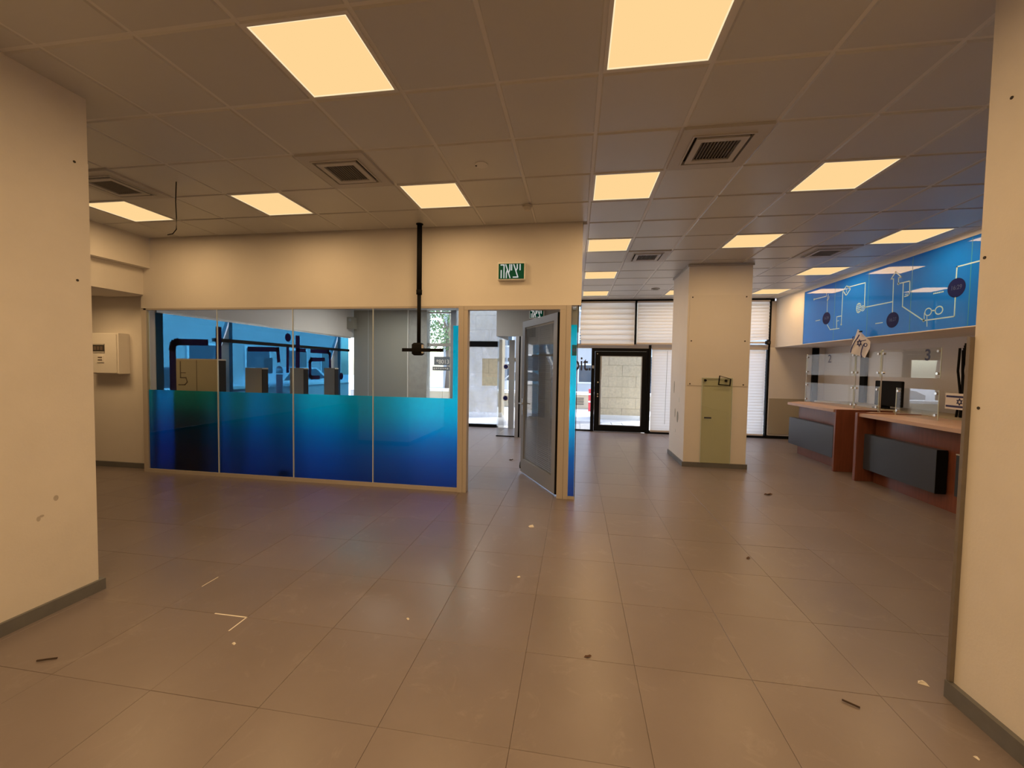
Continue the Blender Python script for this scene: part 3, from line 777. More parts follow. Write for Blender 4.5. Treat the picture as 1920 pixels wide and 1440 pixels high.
MB().stroke([(8.472, 1.85), (9.10, 1.855), (9.16, 1.80), (9.179, 1.45)], 0.09, 'x', a, b).stroke([(8.918, 1.666), (8.453, 1.656), (8.41, 1.60), (8.408, 1.29), (8.468, 1.247), (8.725, 1.241)], 0.09, 'x', a, b).build('window_letter', LETTER, li)
MB().disc((a, 9.653, 1.254), 'x', 0.09, 0.001, 16).build('window_letter_dot', LETTER, li)
MB().box(-6.0, -5.93, 5.0, 10.1, 0, 0.05).box(-6.0, -5.93, 5.0, 10.1, 2.255, 2.285).build('frame', ALU_L, li)
MB().box(-5.99, -5.94, 5.95, 10.05, 1.90, 1.96).build('transom_bar', BLACK, li)
struct('wall_inner_left', MB().box(-6.1, -5.93, 4.98, 10.3, 2.285, 3.3), WALL)
struct('wall_inner_corner', MB().box(-6.3, -5.96, 4.98, 5.02, 0, 2.285), GREY_WALL)
struct('wall_inner_back', MB().box(-5.86, -4.34, 10.12, 10.42, 0, 3.3), GREY_WALL)
wg = struct('wall_inner_pier', MB().box(-4.33, -3.84, 10.16, 10.42, 0, 3.3), pbr('scratched_grey', (0.40, 0.41, 0.39), 0.6, noise=0.25, nscale=9))
MB().box(-5.45, -5.435, 10.112, 10.12, 0, 3.0).build('corner_joint', ALU_L, [o for o in bpy.data.objects if o.name == 'wall_inner_back'][0])
MB().box(-4.345, -4.325, 10.10, 10.16, 0, 3.0).build('white_edge', WHITE, wg)
w2 = sempty('window_2', (-3.5, 10.3, 0))
MB().box(-3.84, -3.22, 10.29, 10.30, 0.05, 2.95).build('pane', GLASS_W, w2)
MB().box(-3.84, -3.22, 10.26, 10.33, 2.07, 2.15).build('transom_bar', FACADE_G, w2)
MB().box(-3.22, -3.08, 10.24, 10.34, 0, 3.0).build('dark_post', ALU, w2)
MB().box(-3.84, -3.22, 10.26, 10.33, 0.0, 0.05).box(-3.84, -3.22, 10.26, 10.33, 2.93, 2.97).build('frame', WHITE, w2)
STICK_G = pbr('grey_blue_sticker', (0.17, 0.21, 0.26), 0.5)
MB().box(-3.68, -3.25, 10.283, 10.287, 1.58, 1.80).build('phone_sticker', STICK_G, w2)
text('phone_number', '*8013', 0.155, (-3.44, 10.279, 1.665), '-y', SIGN_FRAME, w2, bold=0.004, sx=0.95)
MB().box(-3.72, -3.25, 10.283, 10.287, 1.44, 1.54).build('lower_sticker', STICK_G, w2)
mb = MB()
for k in range(7): mb.box(-3.69+0.06*k, -3.65+0.06*k, 10.279, 10.283, 1.47+0.006*(k % 3), 1.51)
mb.build('sticker_marks', SIGN_FRAME, w2)
w3 = sempty('window_3', (-2.4, 10.3, 0))
MB().box(-3.08, -2.385, 10.29, 10.30, 0.06, 2.08).box(-2.385, -1.95, 10.29, 10.30, 0.06, 1.07).box(-2.385, -1.95, 10.29, 10.30, 1.77, 2.08).build('dusty_pane', GLASS_D, w3)
MB().box(-2.385, -1.95, 10.29, 10.30, 1.07, 1.77).build('clean_pane', GLASS, w3)
MB().box(-3.08, -1.95, 10.29, 10.30, 2.2, 3.0).build('upper_pane', GLASS_D, w3)
MB().box(-3.08, -1.95, 10.24, 10.34, 2.07, 2.21).box(-3.08, -1.95, 10.24, 10.34, 0.0, 0.07).build('black_bar', BLACK, w3)
struct('wall_storefront_left', MB().box(-1.95, 0.06, 10.25, 10.40, 2.45, 3.3), GREY_WALL)
# vestibule
vs = sempty('door_2', (-1.4, 8.95, 0))
MB().box(-1.72, -1.312, 8.94, 8.95, 0.01, 2.24).build('glass_leaf', GLASS_W, vs)
MB().box(-1.725, -1.715, 8.95, 10.22, 0.01, 2.24).build('side_glass', GLASS_W, vs)
MB().box(-1.735, -1.70, 8.935, 8.96, 0.0, 0.012).box(-1.735, -1.31, 8.93, 8.96, 0.0, 0.02).build('bottom_rail', BLACK, vs)
MB().bbox(-1.31, -1.235, 8.90, 9.0, 0.0, 2.24, 0.003).build('frame_post', ALU, vs)
MB().bbox(-1.20, -1.14, 8.90, 9.0, 0.0, 2.24, 0.003).build('frame_post', ALU, vs)
MB().box(-1.235, -1.20, 8.93, 8.97, 0.0, 2.24).build('dark_gap', BLACK, vs)
for z in (1.565, 0.865):
    MB().disc((-1.53, 8.936, z), 'y', 0.062, 0.003, 20).build('white_ring', WHITE, vs)
    MB().disc((-1.53, 8.932, z), 'y', 0.048, 0.004, 20).build('safety_dot', STICK_NAVY, vs)
MB().box(-1.70, -1.30, 10.18, 10.24, 1.70, 1.79).build('closer_rail', ALU_L, vs)
MB().box(-1.66, -1.52, 10.14, 10.24, 0.0, 2.24).build('outer_post', ALU_L, vs)
struct('wall_vestibule', MB().box(-1.755, -0.085, 8.93, 9.04, 2.24, 3.02).box(-1.755, -1.70, 9.04, 10.25, 2.24, 3.02), pbr('dim_grey_wall', (0.27, 0.27, 0.26), 0.8))
# desk screens
for k, (x0, x1, y, z1) in enumerate(((-5.60, -4.93, 4.98, 1.60), (-5.30, -5.0, 5.87, 1.475), (-5.28, -5.0, 6.89, 1.475), (-5.24, -5.0, 7.88, 1.475))):
    t = thing('desk_screen', ['beige desk screen behind the glass nearest the left end, widest of four', 'beige desk screen second from the left behind the partition', 'beige desk screen third from the left behind the partition', 'rightmost and farthest beige desk screen behind the partition'][k], 'screen', ((x0+x1)/2, y, 0), 'desk screens in the inner office')
    MB().bbox(x0, x1, y, y+0.13, 0.0, z1-0.02, 0.004).build('panel', DESK_END, t)
    MB().box(x1, x1+0.010, y+0.002, y+0.128, 0.0, z1-0.02).build('dark_edge', BLACK_PLASTIC, t)
    MB().box(x0, x1+0.01, y, y+0.13, z1-0.02, z1).build('cap', CREAM if k == 0 else DESK_END, t)
    if k == 0:
        MB().box(-5.27, -5.262, y-0.002, y, 0.9, z1-0.02).build('seam', DESK_SIDE, t)
        MB().stroke([(-5.53, 1.555), (-5.53, 1.33), (-5.44, 1.33), (-5.42, 1.27), (-5.46, 1.23), (-5.56, 1.23)], 0.014, 'y', y-0.003, y).stroke([(-5.53, 1.40), (-5.45, 1.40)], 0.010, 'y', y-0.003, y).build('drawn_mark', DESK_SIDE, t)
t = thing('wall_speaker', 'small grey box speaker high on the inner office wall', 'speaker', (-5.85, 10.0, 2.49))
MB().bbox(-5.93, -5.74, 9.9, 10.06, 2.49, 2.80, 0.008).build('body', GREY_WALL, t)
MB().disc((-5.84, 9.893, 2.72), 'y', 0.04, 0.008, 14).build('lens', ALU, t)
o = MB().bbox(-3.93, -3.80, 4.92, 5.02, 0.0, 0.11, 0.01).build('floor_socket', BLACK_PLASTIC, None)
recenter(tag(o, 'dark floor socket showing through the blue film', 'socket'))

# ------------------------------------------------------------------ storefront of the main hall
YF = 10.30
w4 = sempty('window_4', (2.2, YF, 0))
MB().box(0.02, 0.40, YF-0.005, YF+0.005, 0.03, 2.06).build('pane', GLASS_W, w4)
MB().box(0.05, 4.42, YF-0.005, YF+0.005, 2.17, 3.18).build('upper_pane', GLASS_W, w4)
MB().box(1.78, 4.42, YF-0.005, YF+0.005, 0.06, 2.06).build('pane', GLASS_W, w4)
MB().box(-0.08, 4.50, YF-0.05, YF+0.05, 3.175, 3.29).build('header', BLACK, w4)
MB().box(0.02, 4.44, YF-0.04, YF+0.05, 2.06, 2.17).build('transom', CREAM, w4)
MB().box(1.395, 1.435, YF-0.10, YF+0.03, 2.16, 3.18).build('mullion', BLACK, w4)
MB().box(4.40, 4.445, YF-0.04, YF+0.05, 0.06, 3.18).build('end_mullion', BLACK, w4)
MB().box(4.445, 4.56, YF-0.03, YF+0.05, 2.0, 3.18).build('end_filler', CREAM, w4)
MB().box(1.78, 4.46, YF-0.06, YF+0.05, 0.0, 0.065).build('sill', BLACK, w4)
MB().box(0.0, 0.41, YF-0.03, YF+0.03, 0.0, 0.03).build('sill', BLACK, w4)
MB().box(1.74, 1.795, YF-0.08, YF+0.04, 0.0, 2.14).build('door_mullion', BLACK, w4)
w5 = sempty('window_5', (-0.6, YF, 0))
MB().box(-1.50, 0.0, YF-0.005, YF+0.005, 0.03, 2.40).build('pane', GLASS_W, w5)
MB().box(-1.50, 0.0, YF-0.03, YF+0.03, 0.0, 0.03).box(-0.02, 0.02, YF-0.03, YF+0.03, 0.0, 2.45).box(-1.50, -0.02, YF-0.03, YF+0.03, 2.40, 2.45).build('frame', BLACK, w5)
text('window_lettering', 'bit.', 0.50, (0.155, YF-0.009, 1.66), '-y', pbr('grey_vinyl', (0.05, 0.05, 0.07), 0.5), w4, bold=0.004, sx=0.74)
d3 = sempty('door_3', (1.1, YF, 0))
MB().box(0.39, 0.47, YF-0.05, YF+0.05, 0, 2.06).box(1.70, 1.745, YF-0.05, YF+0.05, 0, 2.06).box(0.47, 1.70, YF-0.05, YF+0.05, 1.985, 2.06).build('frame', BLACK, d3)
lf = MB().box(0.475, 0.62, YF-0.035, YF+0.02, 0.01, 1.98).box(1.595, 1.695, YF-0.035, YF+0.02, 0.01, 1.98).box(0.62, 1.595, YF-0.035, YF+0.02, 1.865, 1.98).box(0.62, 1.595, YF-0.035, YF+0.02, 0.01, 0.165).build('door_leaf', BLACK, d3)
MB().box(0.62, 1.595, YF-0.01, YF, 0.165, 1.865).build('pane', GLASS_W, lf)
MB().box(0.60, 0.635, YF-0.038, YF-0.033, 0.16, 1.87).box(1.58, 1.60, YF-0.038, YF-0.033, 0.16, 1.87).box(0.62, 1.60, YF-0.038, YF-0.033, 1.855, 1.87).box(0.62, 1.6, YF-0.038, YF-0.033, 0.16, 0.172).build('glazing_bead', ALU, lf)
MB().tube([(0.625, YF-0.035, 1.28), (0.625, YF-0.08, 1.28), (0.625, YF-0.085, 1.0), (0.625, YF-0.08, 0.72), (0.625, YF-0.035, 0.72)], 0.013, 8).build('pull_handle', ALU_L, lf)
for z in (1.22, 0.93, 0.87):
    MB().disc((0.555, YF-0.045, z), 'y', 0.018, 0.012, 12).build('lock_cylinder', STEEL, lf)
MB().disc((0.53, YF-0.045, 1.92), 'y', 0.012, 0.012, 8).build('screw', STEEL, lf)
MB().box(0.40, 0.45, YF-0.075, YF-0.048, 1.56, 1.63).build('latch_plate', ALU, d3)

def blind(x0, x1, z0, z1, pitch, label, hem=True, sag=0.0, lean=0.0):
    t = thing('window_blind', label, 'blind', ((x0+x1)/2, YF-0.09, z0), 'white slatted window blinds')
    n = int(round((z1-z0)/pitch))
    MB().box(x0, x1, YF-0.13, YF-0.05, z1, z1+0.035).build('head_rail', CREAM, t)
    y = YF-0.09
    for k in range(n):
        za = z1 - pitch*k; zb = za - pitch*1.06
        s = sag*max(0, (k-(n-4)))/4.0
        vs = []
        for u in (0.0, 0.25, 0.5, 0.75, 1.0):
            x = x0 + (x1-x0)*u + lean*(0.5-abs((k+0.5)/n-0.5))*(1-u)
            dz = -s*math.sin(PI*u)*0.5 + s*u*0.6
            vs += [(x, y+0.010, za+dz), (x, y-0.012, za-pitch*0.5+dz), (x, y-0.030, za-pitch*1.34+dz)]
        fs = []
        for j in range(4):
            for i in range(2):
                a0 = j*3+i; fs.append((a0, a0+1, a0+4, a0+3))
        MB().add(vs, fs).build('slat', BLIND, t, True)
    if hem: MB().bbox(x0, x1, y-0.03, y-0.005, z0-0.045, z0-0.005, 0.004).build('bottom_rail', BLIND_HEM, t)
    return t
blind(0.12, 1.385, 2.17, 3.155, 0.123, 'white wide slat blind above the black door, top left of the window wall', lean=-0.06)
blind(1.445, 2.80, 2.20, 3.155, 0.0735, 'white narrow slat blind between the upper left blind and the column')
blind(2.85, 4.37, 2.24, 3.155, 0.0735, 'white upper blind right of the column with sagging last slats', sag=0.09)
blind(1.81, 2.80, 0.10, 2.03, 0.0675, 'tall white blind beside the black door, left of the column')
blind(2.85, 4.33, 0.10, 2.05, 0.0675, 'tall white lower blind right of the column with ragged edge')
for x, z0, z1, lb in ((2.16, 0.25, 2.0, 'thin pull cord on the tall blind beside the black door'),):
    c = MB().tube([(x, YF-0.125, z1), (x-0.01, YF-0.127, (z0+z1)/2), (x-0.02, YF-0.125, z0)], 0.004, 6).build('blind_cord', GREY_WALL, None)
    recenter(tag(c, lb, 'cord'))
t = thing('camera_box', 'small black box under the sagging upper blind', 'box', (4.34, YF-0.1, 2.17))
MB().bbox(4.29, 4.375, YF-0.22, YF-0.135, 2.172, 2.25, 0.006).build('body', BLACK_PLASTIC, t)
MB().box(4.31, 4.35, YF-0.225, YF-0.22, 2.19, 2.23).build('front_plate', VENT_DARK, t)

# ------------------------------------------------------------------ blue banner on the bulkhead
bn = thing('wall_banner', 'long glossy blue banner with pale line drawing on the bulkhead over the counters', 'banner', (4.545, 6.6, 2.12))
MB().box(4.5445, 4.5498, 3.2, 9.095, 2.122, 3.165).build('sheet', BANNER, bn)
a, b = 4.5432, 4.5444
P = {'tick': [(8.763, 2.965), (8.371, 2.957), (8.371, 3.0)], 'v1': [(8.316, 2.976), (8.331, 2.884), (8.328, 2.66)], 'hook': [(8.331, 2.884), (8.295, 2.896), (8.29, 2.938)],
 'u1': [(8.301, 2.424), (8.215, 2.33), (7.955, 2.325)], 'r1': [(8.026, 2.337), (8.036, 2.537), (7.907, 2.538)], 'f1': [(8.03, 2.462), (7.973, 2.464)],
 'v2': [(7.903, 2.39), (7.901, 2.959)], 'dia': [(7.808, 3.038), (7.705, 2.963), (7.807, 2.87), (7.894, 2.966), (7.808, 3.038)], 'one': [(7.803, 2.981), (7.804, 2.925)],
 'l2': [(7.756, 3.004), (7.35, 2.995), (7.345, 2.624)], 'l3': [(7.321, 2.601), (6.759, 2.597)], 'v3': [(6.749, 2.445), (6.761, 2.925)],
 'arrow': [(6.765, 2.929), (6.81, 2.936), (6.727, 3.019), (6.616, 2.921), (6.668, 2.925), (6.665, 2.838), (6.462, 2.835), (6.455, 2.691)],
 'v4': [(6.576, 2.826), (6.57, 2.501), (6.198, 2.259), (5.756, 2.259), (5.758, 2.488)], 'u2': [(6.455, 2.691), (6.464, 2.641), (6.538, 2.634)], 'u3': [(6.531, 2.663), (6.49, 2.661)],
 'gl': [(6.081, 2.373), (6.034, 2.37)], 'gs': [(6.191, 2.264), (6.193, 2.358)], 'ga': [(6.151, 2.317), (6.141, 2.178)], 'v5': [(5.761, 2.722), (5.758, 2.857), (5.30, 2.855), (5.30, 2.5)]}
for k, pts in P.items():
    MB().stroke(pts, 0.016 if k not in ('one', 'f1', 'u3', 'gs', 'ga', 'hook') else 0.010, 'x', a, b).build('printed_line', PRINT_W, bn)
MB().ring((6.135, 2.365), 0.050, 0.047, 0.013, 'x', a, b).build('printed_ring', PRINT_W, bn)
MB().ring((5.975, 2.364), 0.054, 0.049, 0.015, 'x', a, b).build('printed_ring', PRINT_W, bn)
mb = MB()
for k in range(5): mb.box(a, b, 7.43, 7.525, 2.545+0.03*k, 2.559+0.03*k)
mb.ring((7.478, 2.612), 0.055, 0.078, 0.012, 'x', a, b).ring((7.381, 2.592), 0.044, 0.040, 0.012, 'x', a, b).ring((7.381, 2.592), 0.020, 0.018, 0.010, 'x', a, b, 12)
mb.build('printed_coins', PRINT_W, bn)
mb = MB()
for p in ((8.763, 2.965), (8.331, 2.884), (7.903, 2.39), (7.756, 3.004), (7.321, 2.601), (6.665, 2.838), (6.198, 2.259)):
    mb.disc((a, p[0], p[1]), 'x', 0.019, b-a, 12)
mb.build('printed_dots', PRINT_W, bn)
for c, ry, rz in (((8.339, 2.549), 0.118, 0.112), ((6.74, 2.331), 0.117, 0.113), ((5.751, 2.604), 0.119, 0.116)):
    MB().disc((a, c[0], c[1]), 'x', ry, b-a, 32, rz).build('navy_circle', PRINT_N, bn)
for c, s in (((5.751, 2.606), '16:29'), ((6.74, 2.335), '16:27'), ((8.339, 2.552), '16:24')):
    text('printed_time', s, 0.075, (4.5426, c[0], c[1]), '-x', PRINT_T, bn, sx=0.9)
for c in ((8.605, 2.54), (7.006, 2.3145), (5.997, 2.59)):
    mb = MB()
    for k in range(6): mb.box(a, b, c[0]-0.075+0.026*k, c[0]-0.075+0.026*k+0.020, c[1]-0.008, c[1]+0.008)
    mb.build('printed_caption', PRINT_W, bn)
for y in (8.112, 7.27, 6.427, 5.579):
    MB().box(4.5438, 4.5446, y-0.004, y+0.004, 2.123, 3.16).build('sheet_seam', PRINT_SEAM, bn)

# ------------------------------------------------------------------ counters
def counter(name, y_far, y_near, label, left_panel, right_panel, gray, plinth_x, extra=False):
    t = thing(name, label, 'counter', (4.4, (y_far+y_near)/2, 0))
    MB().prism([(4.02, y_near+0.035), (4.80, y_near+0.035), (4.80, y_far+0.30 if right_panel else y_far), (4.36, y_far+0.29 if right_panel else y_far), (4.02, y_far)], 'z', 0.93, 0.974).build('worktop', WOOD_TOP, t)
    MB().box(4.22, 4.26, y_near+0.04, y_far-0.04, 0.0, 0.93).build('front_board', WOOD_RED, t)
    if left_panel: MB().bbox(4.0, 4.80, y_far-0.01, y_far+0.04, 0.0, 0.985, 0.003).build('end_panel', WOOD_RED, t)
    else: MB().bbox(4.22, 4.80, y_far-0.05, y_far-0.01, 0.0, 0.93, 0.003).build('end_panel', WOOD_RED, t)
    if right_panel: MB().bbox(4.035, 4.82, y_near-0.005, y_near+0.035, 0.0, 0.978, 0.003).build('end_panel', WOOD_RED, t)
    g0, g1 = gray
    MB().box(4.10, 4.20, g1+0.006, g0, 0.185, 0.685).build('hanging_panel', SLATE, t)
    MB().box(4.095, 4.205, g1, g1+0.006, 0.183, 0.687).build('black_edge', BLACK, t)
    MB().box(4.20, 4.22, g1+0.1, g0-0.1, 0.3, 0.6).build('panel_spacer', BLACK, t)
    return t
counter('service_counter', 8.48, 7.045, 'far red brown service counter with pale worktop, under numeral 2', False, True, (8.56, 7.19), 4.2)
cb = counter('service_counter', 6.50, 4.60, 'near red brown service counter, under numeral 3 beside the right pillar', True, True, (6.59, 5.30), 4.2)
MB().box(4.19, 4.218, 4.66, 5.18, 0.20, 0.66).build('set_back_panel', SLATE, cb)
MB().box(4.185, 4.22, 4.66, 5.18, 0.66, 0.675).build('panel_lip', ALU_L, cb)

GXp = 4.46
def screen(y0, y1, z0, z1, label):
    t = thing('counter_screen', label, 'glass screen', (GXp, (y0+y1)/2, z0), 'glass screens on the counters')
    MB().box(GXp-0.004, GXp+0.004, y0, y1, z0, z1).build('pane', GLASS_S, t)
    MB().box(GXp-0.0045, GXp+0.0045, y0-0.002, y0+0.004, z0, z1).box(GXp-0.0045, GXp+0.0045, y1-0.004, y1+0.002, z0, z1).build('polished_edge', EDGE, t)
    for yy in (y0+0.035, y1-0.035):
        for zz in (z0+0.06, z1-0.045):
            MB().disc((GXp-0.016, yy, zz), 'x', 0.017, 0.032, 12).build('clamp', STEEL, t)
    return t
SA = screen(7.36, 8.75, 1.50, 1.885, 'upper glass screen with numeral 2 over the far counter')
screen(7.36, 8.75, 0.976, 1.355, 'lower glass screen standing on the far counter')
screen(6.80, 7.34, 1.50, 1.885, 'upper narrow glass screen behind the hanging flag')
screen(6.80, 7.34, 0.985, 1.355, 'lower narrow glass screen between the two counters')
SC = screen(5.79, 6.775, 1.50, 1.885, 'upper glass screen with numeral 3 over the near counter')
screen(5.79, 6.47, 0.976, 1.355, 'lower glass screen standing on the near counter')
text('numeral', '2', 0.20, (GXp-0.007, 8.02, 1.79), '-x', NAVY_TEXT, SA, bold=0.001)
text('numeral', '3', 0.20, (GXp-0.007, 5.98, 1.79), '-x', NAVY_TEXT, SC, bold=0.004)
for y, lb in ((8.76, 'slim steel post at the far end of the counter screens'), (7.35, 'slim steel screen post below the hanging flag'), (6.787, 'slim steel screen post right of the hanging flag')):
    o = MB().tube([(GXp+0.012, y, 0.975), (GXp+0.012, y, 1.90)], 0.008, 8).build('screen_post', ALU_L, None, True)
    recenter(tag(o, lb, 'post'))

# flags
def star(mb, c, r, w, axis, a, b, f):
    for s in (1, -1):
        pts = [(c[0] + r*math.cos(math.radians(90*s + 120*k)), c[1] + r*math.sin(math.radians(90*s + 120*k))) for k in range(4)]
        mb.stroke([f(p) for p in pts], w, axis, a, b)
fg = thing('hanging_flag', 'white flag with blue stripes and star draped over the counter screen', 'flag', (4.43, 7.2, 1.75))
fl_px = [(7.305, 2.25), (7.03, 2.056), (6.93, 1.99), (6.985, 1.90), (7.06, 1.79), (7.45, 1.885), (7.41, 2.06)]
# cloth: a grid between its left and right outlines, rippled
mb = MB(); n, mm = 10, 8
Lft = [(7.30, 2.25), (7.36, 2.15), (7.405, 2.06), (7.42, 1.98), (7.455, 1.885)]
Rgt = [(7.28, 2.245), (7.13, 2.12), (7.00, 2.03), (6.985, 1.92), (7.07, 1.785)]
def along(P_, u):
    k = min(int(u*(len(P_)-1)), len(P_)-2); t_ = u*(len(P_)-1)-k
    return (P_[k][0]*(1-t_)+P_[k+1][0]*t_, P_[k][1]*(1-t_)+P_[k+1][1]*t_)
def flagx(s, u): return 4.437 - 0.016*math.sin(s*7.0)*u + 0.010*math.sin(u*5)
for i in range(n+1):
    u = i/n; l, r_ = along(Lft, u), along(Rgt, u)
    for j in range(mm+1):
        s = j/mm
        mb.v.append((flagx(s, u), l[0]*(1-s)+r_[0]*s, l[1]*(1-s)+r_[1]*s))
for i in range(n):
    for j in range(mm):
        a0 = i*(mm+1)+j; mb.f.append((a0, a0+1, a0+mm+2, a0+mm+1))
mb.build('cloth', FLAG, fg, True)
def strip(pts, w, nm):
    m2 = MB()
    for k in range(len(pts)-1):
        (y0, z0), (y1, z1) = pts[k], pts[k+1]
        d = Vector((y1-y0, z1-z0)).normalized()*w/2; nn = Vector((-d.y, d.x))
        m2.add([(4.410, y0-nn.x, z0-nn.y), (4.410, y1-nn.x, z1-nn.y), (4.410, y1+nn.x, z1+nn.y), (4.410, y0+nn.x, z0+nn.y),
                (4.414, y0-nn.x, z0-nn.y), (4.414, y1-nn.x, z1-nn.y), (4.414, y1+nn.x, z1+nn.y), (4.414, y0+nn.x, z0+nn.y)], [(3,2,1,0),(4,5,6,7),(0,1,5,4),(1,2,6,5),(2,3,7,6),(3,0,4,7)])
    return m2.build(nm, FLAG_B, fg)
strip([(7.215, 2.155), (7.25, 2.11), (7.31, 2.055), (7.36, 1.99), (7.395, 1.93), (7.405, 1.88)], 0.022, 'stripe')
strip([(7.085, 2.01), (7.12, 1.97), (7.145, 1.91), (7.155, 1.85), (7.135, 1.80)], 0.022, 'stripe')
strip([(7.20, 2.052), (7.06, 2.060)], 0.014, 'stripe')
m2 = MB(); star(m2, (0, 0), 0.052, 0.011, 'x', 4.409, 4.414, lambda p: (7.205+p[0], 2.025+p[1])); m2.build('star', FLAG_B, fg)
m2 = MB().ring((7.355, 2.115), 0.024, 0.020, 0.009, 'x', 4.413, 4.417, 14).ring((7.06, 1.985), 0.030, 0.026, 0.010, 'x', 4.409, 4.414, 14); m2.build('round_mark', FLAG_B, fg)
MB().box(4.42, 4.445, 7.20, 7.24, 2.195, 2.215).build('clip', BLACK, fg)
fg2 = thing('paper_flag', 'small upright white flag with two blue stripes and star beside the right pillar', 'flag', (4.30, 5.25, 1.0))
MB().box(4.318, 4.322, 5.16, 5.52, 1.15, 1.335).build('sheet', FLAG, fg2)
MB().box(4.3165, 4.318, 5.16, 5.51, 1.285, 1.308).box(4.3165, 4.318, 5.16, 5.51, 1.172, 1.195).build('stripe', FLAG_B, fg2)
m2 = MB(); star(m2, (0, 0), 0.036, 0.008, 'x', 4.3155, 4.318, lambda p: (5.34+p[0], 1.24+p[1])); m2.build('star', FLAG_B, fg2)
MB().tube([(4.325, 5.165, 0.976), (4.325, 5.165, 1.345)], 0.006, 6).build('stick', WHITE, fg2)
MB().disc((4.325, 5.165, 0.976), 'z', 0.035, 0.02, 14).build('foot', BLACK_PLASTIC, fg2)
t = thing('cable_bundle', 'dark ragged cable bundle hanging beside the right pillar edge', 'cables', (5.0, 6.12, 0.98))
for k in range(7):
    x = 4.98 + 0.012*(k % 3); y = 6.08 + 0.022*k
    MB().tube([(x, y+0.05*math.sin(k), 1.96-0.03*(k % 4)), (x+0.01, y+0.01*math.cos(k*2), 1.6), (x, y-0.04+0.02*math.sin(k*3), 1.3), (x-0.01, y-0.03, 0.99)], 0.013, 6).build('cable', BLACK_PLASTIC, t, True)

# behind the counters
t = thing('office_monitor', 'black back of a monitor behind the middle glass screens', 'monitor', (5.05, 7.6, 0.975))
MB().bbox(5.02, 5.06, 7.19, 7.75, 1.02, 1.43, 0.008).build('housing', BLACK_PLASTIC, t)
MB().box(5.06, 5.09, 7.50, 7.66, 0.98, 1.30).build('stand', BLACK_PLASTIC, t)
MB().box(4.97, 5.13, 7.44, 7.72, 0.972, 0.984).build('foot', BLACK_PLASTIC, t)
t = thing('back_desk', 'long beige back desk behind the glass counter screens', 'desk', (5.2, 7.0, 0))
MB().box(4.86, 5.55, 4.6, 9.2, 0.94, 0.972).build('top', DESK_END, t)
for y in (4.62, 6.9, 9.16): MB().box(4.9, 5.5, y-0.015, y+0.015, 0.0, 0.94).build('leg', DESK_END, t)
o = MB().bbox(5.33, 5.45, 10.205, 10.258, 0.0, 2.105, 0.004).build('wall_channel', BLACK, None)
recenter(tag(o, 'black upright channel in the back corner behind numeral 2', 'channel'))
o = MB().bbox(5.54, 5.598, 8.85, 8.99, 0.975, 2.10, 0.004).build('wall_channel', BLACK, None)
recenter(tag(o, 'black upright channel on the wall behind the narrow screens', 'channel'))

# ------------------------------------------------------------------ litter on the floor
def litter(name, mb, m, label, cat):
    o = mb.build(name, m, None); recenter(tag(o, label, cat))
def leafmesh(x, y, s, ang, h=0.012):
    R = Matrix.Translation((x, y, 0.001)) @ Matrix.Rotation(ang, 4, 'Z')
    pts = [(-1, 0, 0.05), (-0.5, 0.32, 0.5), (0.1, 0.42, 0.2), (0.6, 0.25, 0.7), (1, 0, 0.35), (0.5, -0.3, 0.2), (-0.2, -0.42, 0.6), (-0.7, -0.2, 0.1), (0, 0, 0.0)]
    vs = [R @ Vector((p[0]*s, p[1]*s, p[2]*h)) for p in pts]
    return MB().add(vs, [(8, i, (i+1) % 8) for i in range(8)])
def chipmesh(x, y, s):
    R = Matrix.Translation((x, y, 0.0006)) @ Matrix.Rotation(x*7, 4, 'Z')
    return MB().add([R @ Vector(p) for p in ((-s, -s*0.4, 0), (s, -s*0.6, 0), (s*0.8, s*0.5, 0), (-s*0.6, s*0.7, 0), (-s*0.5, -s*0.2, s*0.6), (s*0.5, -s*0.1, s*0.5), (0, s*0.3, s*0.6))],
                    [(3,2,1,0), (0,1,5,4), (1,2,5), (2,6,5), (2,3,6), (3,4,6), (3,0,4), (4,5,6)])
litter('twig', MB().tube([(-2.70, 1.635, 0.006), (-2.66, 1.65, 0.008), (-2.625, 1.67, 0.005)], 0.004, 6), TWIG, 'short dark twig on the floor beside the left pillar', 'twig')
litter('twig', MB().tube([(1.28, 2.085, 0.006), (1.30, 2.07, 0.007), (1.335, 2.05, 0.005)], 0.004, 6), TWIG, 'thin twig on the floor left of the right pillar foot', 'twig')
litter('dry_leaf', leafmesh(0.10, 2.17, 0.022, 0.3), DRY_LEAF, 'small brown leaf in the middle of the near floor', 'leaf')
litter('dry_leaf', leafmesh(2.43, 5.5, 0.055, 0.1, 0.03), DRY_LEAF, 'curled dark leaf on the floor in front of the near counter', 'leaf')
litter('dry_leaf', leafmesh(1.45, 3.58, 0.028, 0.8), DRY_LEAF, 'tiny dark leaf on the floor between column and right pillar', 'leaf')
litter('dark_scrap', leafmesh(-1.03, 6.67, 0.04, 0.2, 0.03), TWIG, 'dark scrap on the inner floor seen through the open door', 'scrap')
litter('paint_chip', chipmesh(-1.83, 1.93, 0.012), CHIP, 'white paint chip near the white worn tile corner', 'chip')
litter('paint_chip', chipmesh(-0.39, 3.90, 0.028), CHIP, 'white paint chip on the floor in front of the open door', 'chip')
litter('paint_chip', chipmesh(-0.38, 2.93, 0.013), CHIP, 'white paint chip in the centre of the hall floor', 'chip')
litter('paint_chip', chipmesh(1.64, 1.86, 0.010), CHIP, 'white paint chip at the bottom right by the pillar baseboard', 'chip')
litter('paint_chip', chipmesh(-0.98, 2.31, 0.011), CHIP, 'white paint speck on the floor in front of the blue partition', 'chip')
litter('plaster_lump', chipmesh(1.755, 2.275, 0.022), CHIP, 'white plaster lump at the foot of the right pillar corner', 'plaster')

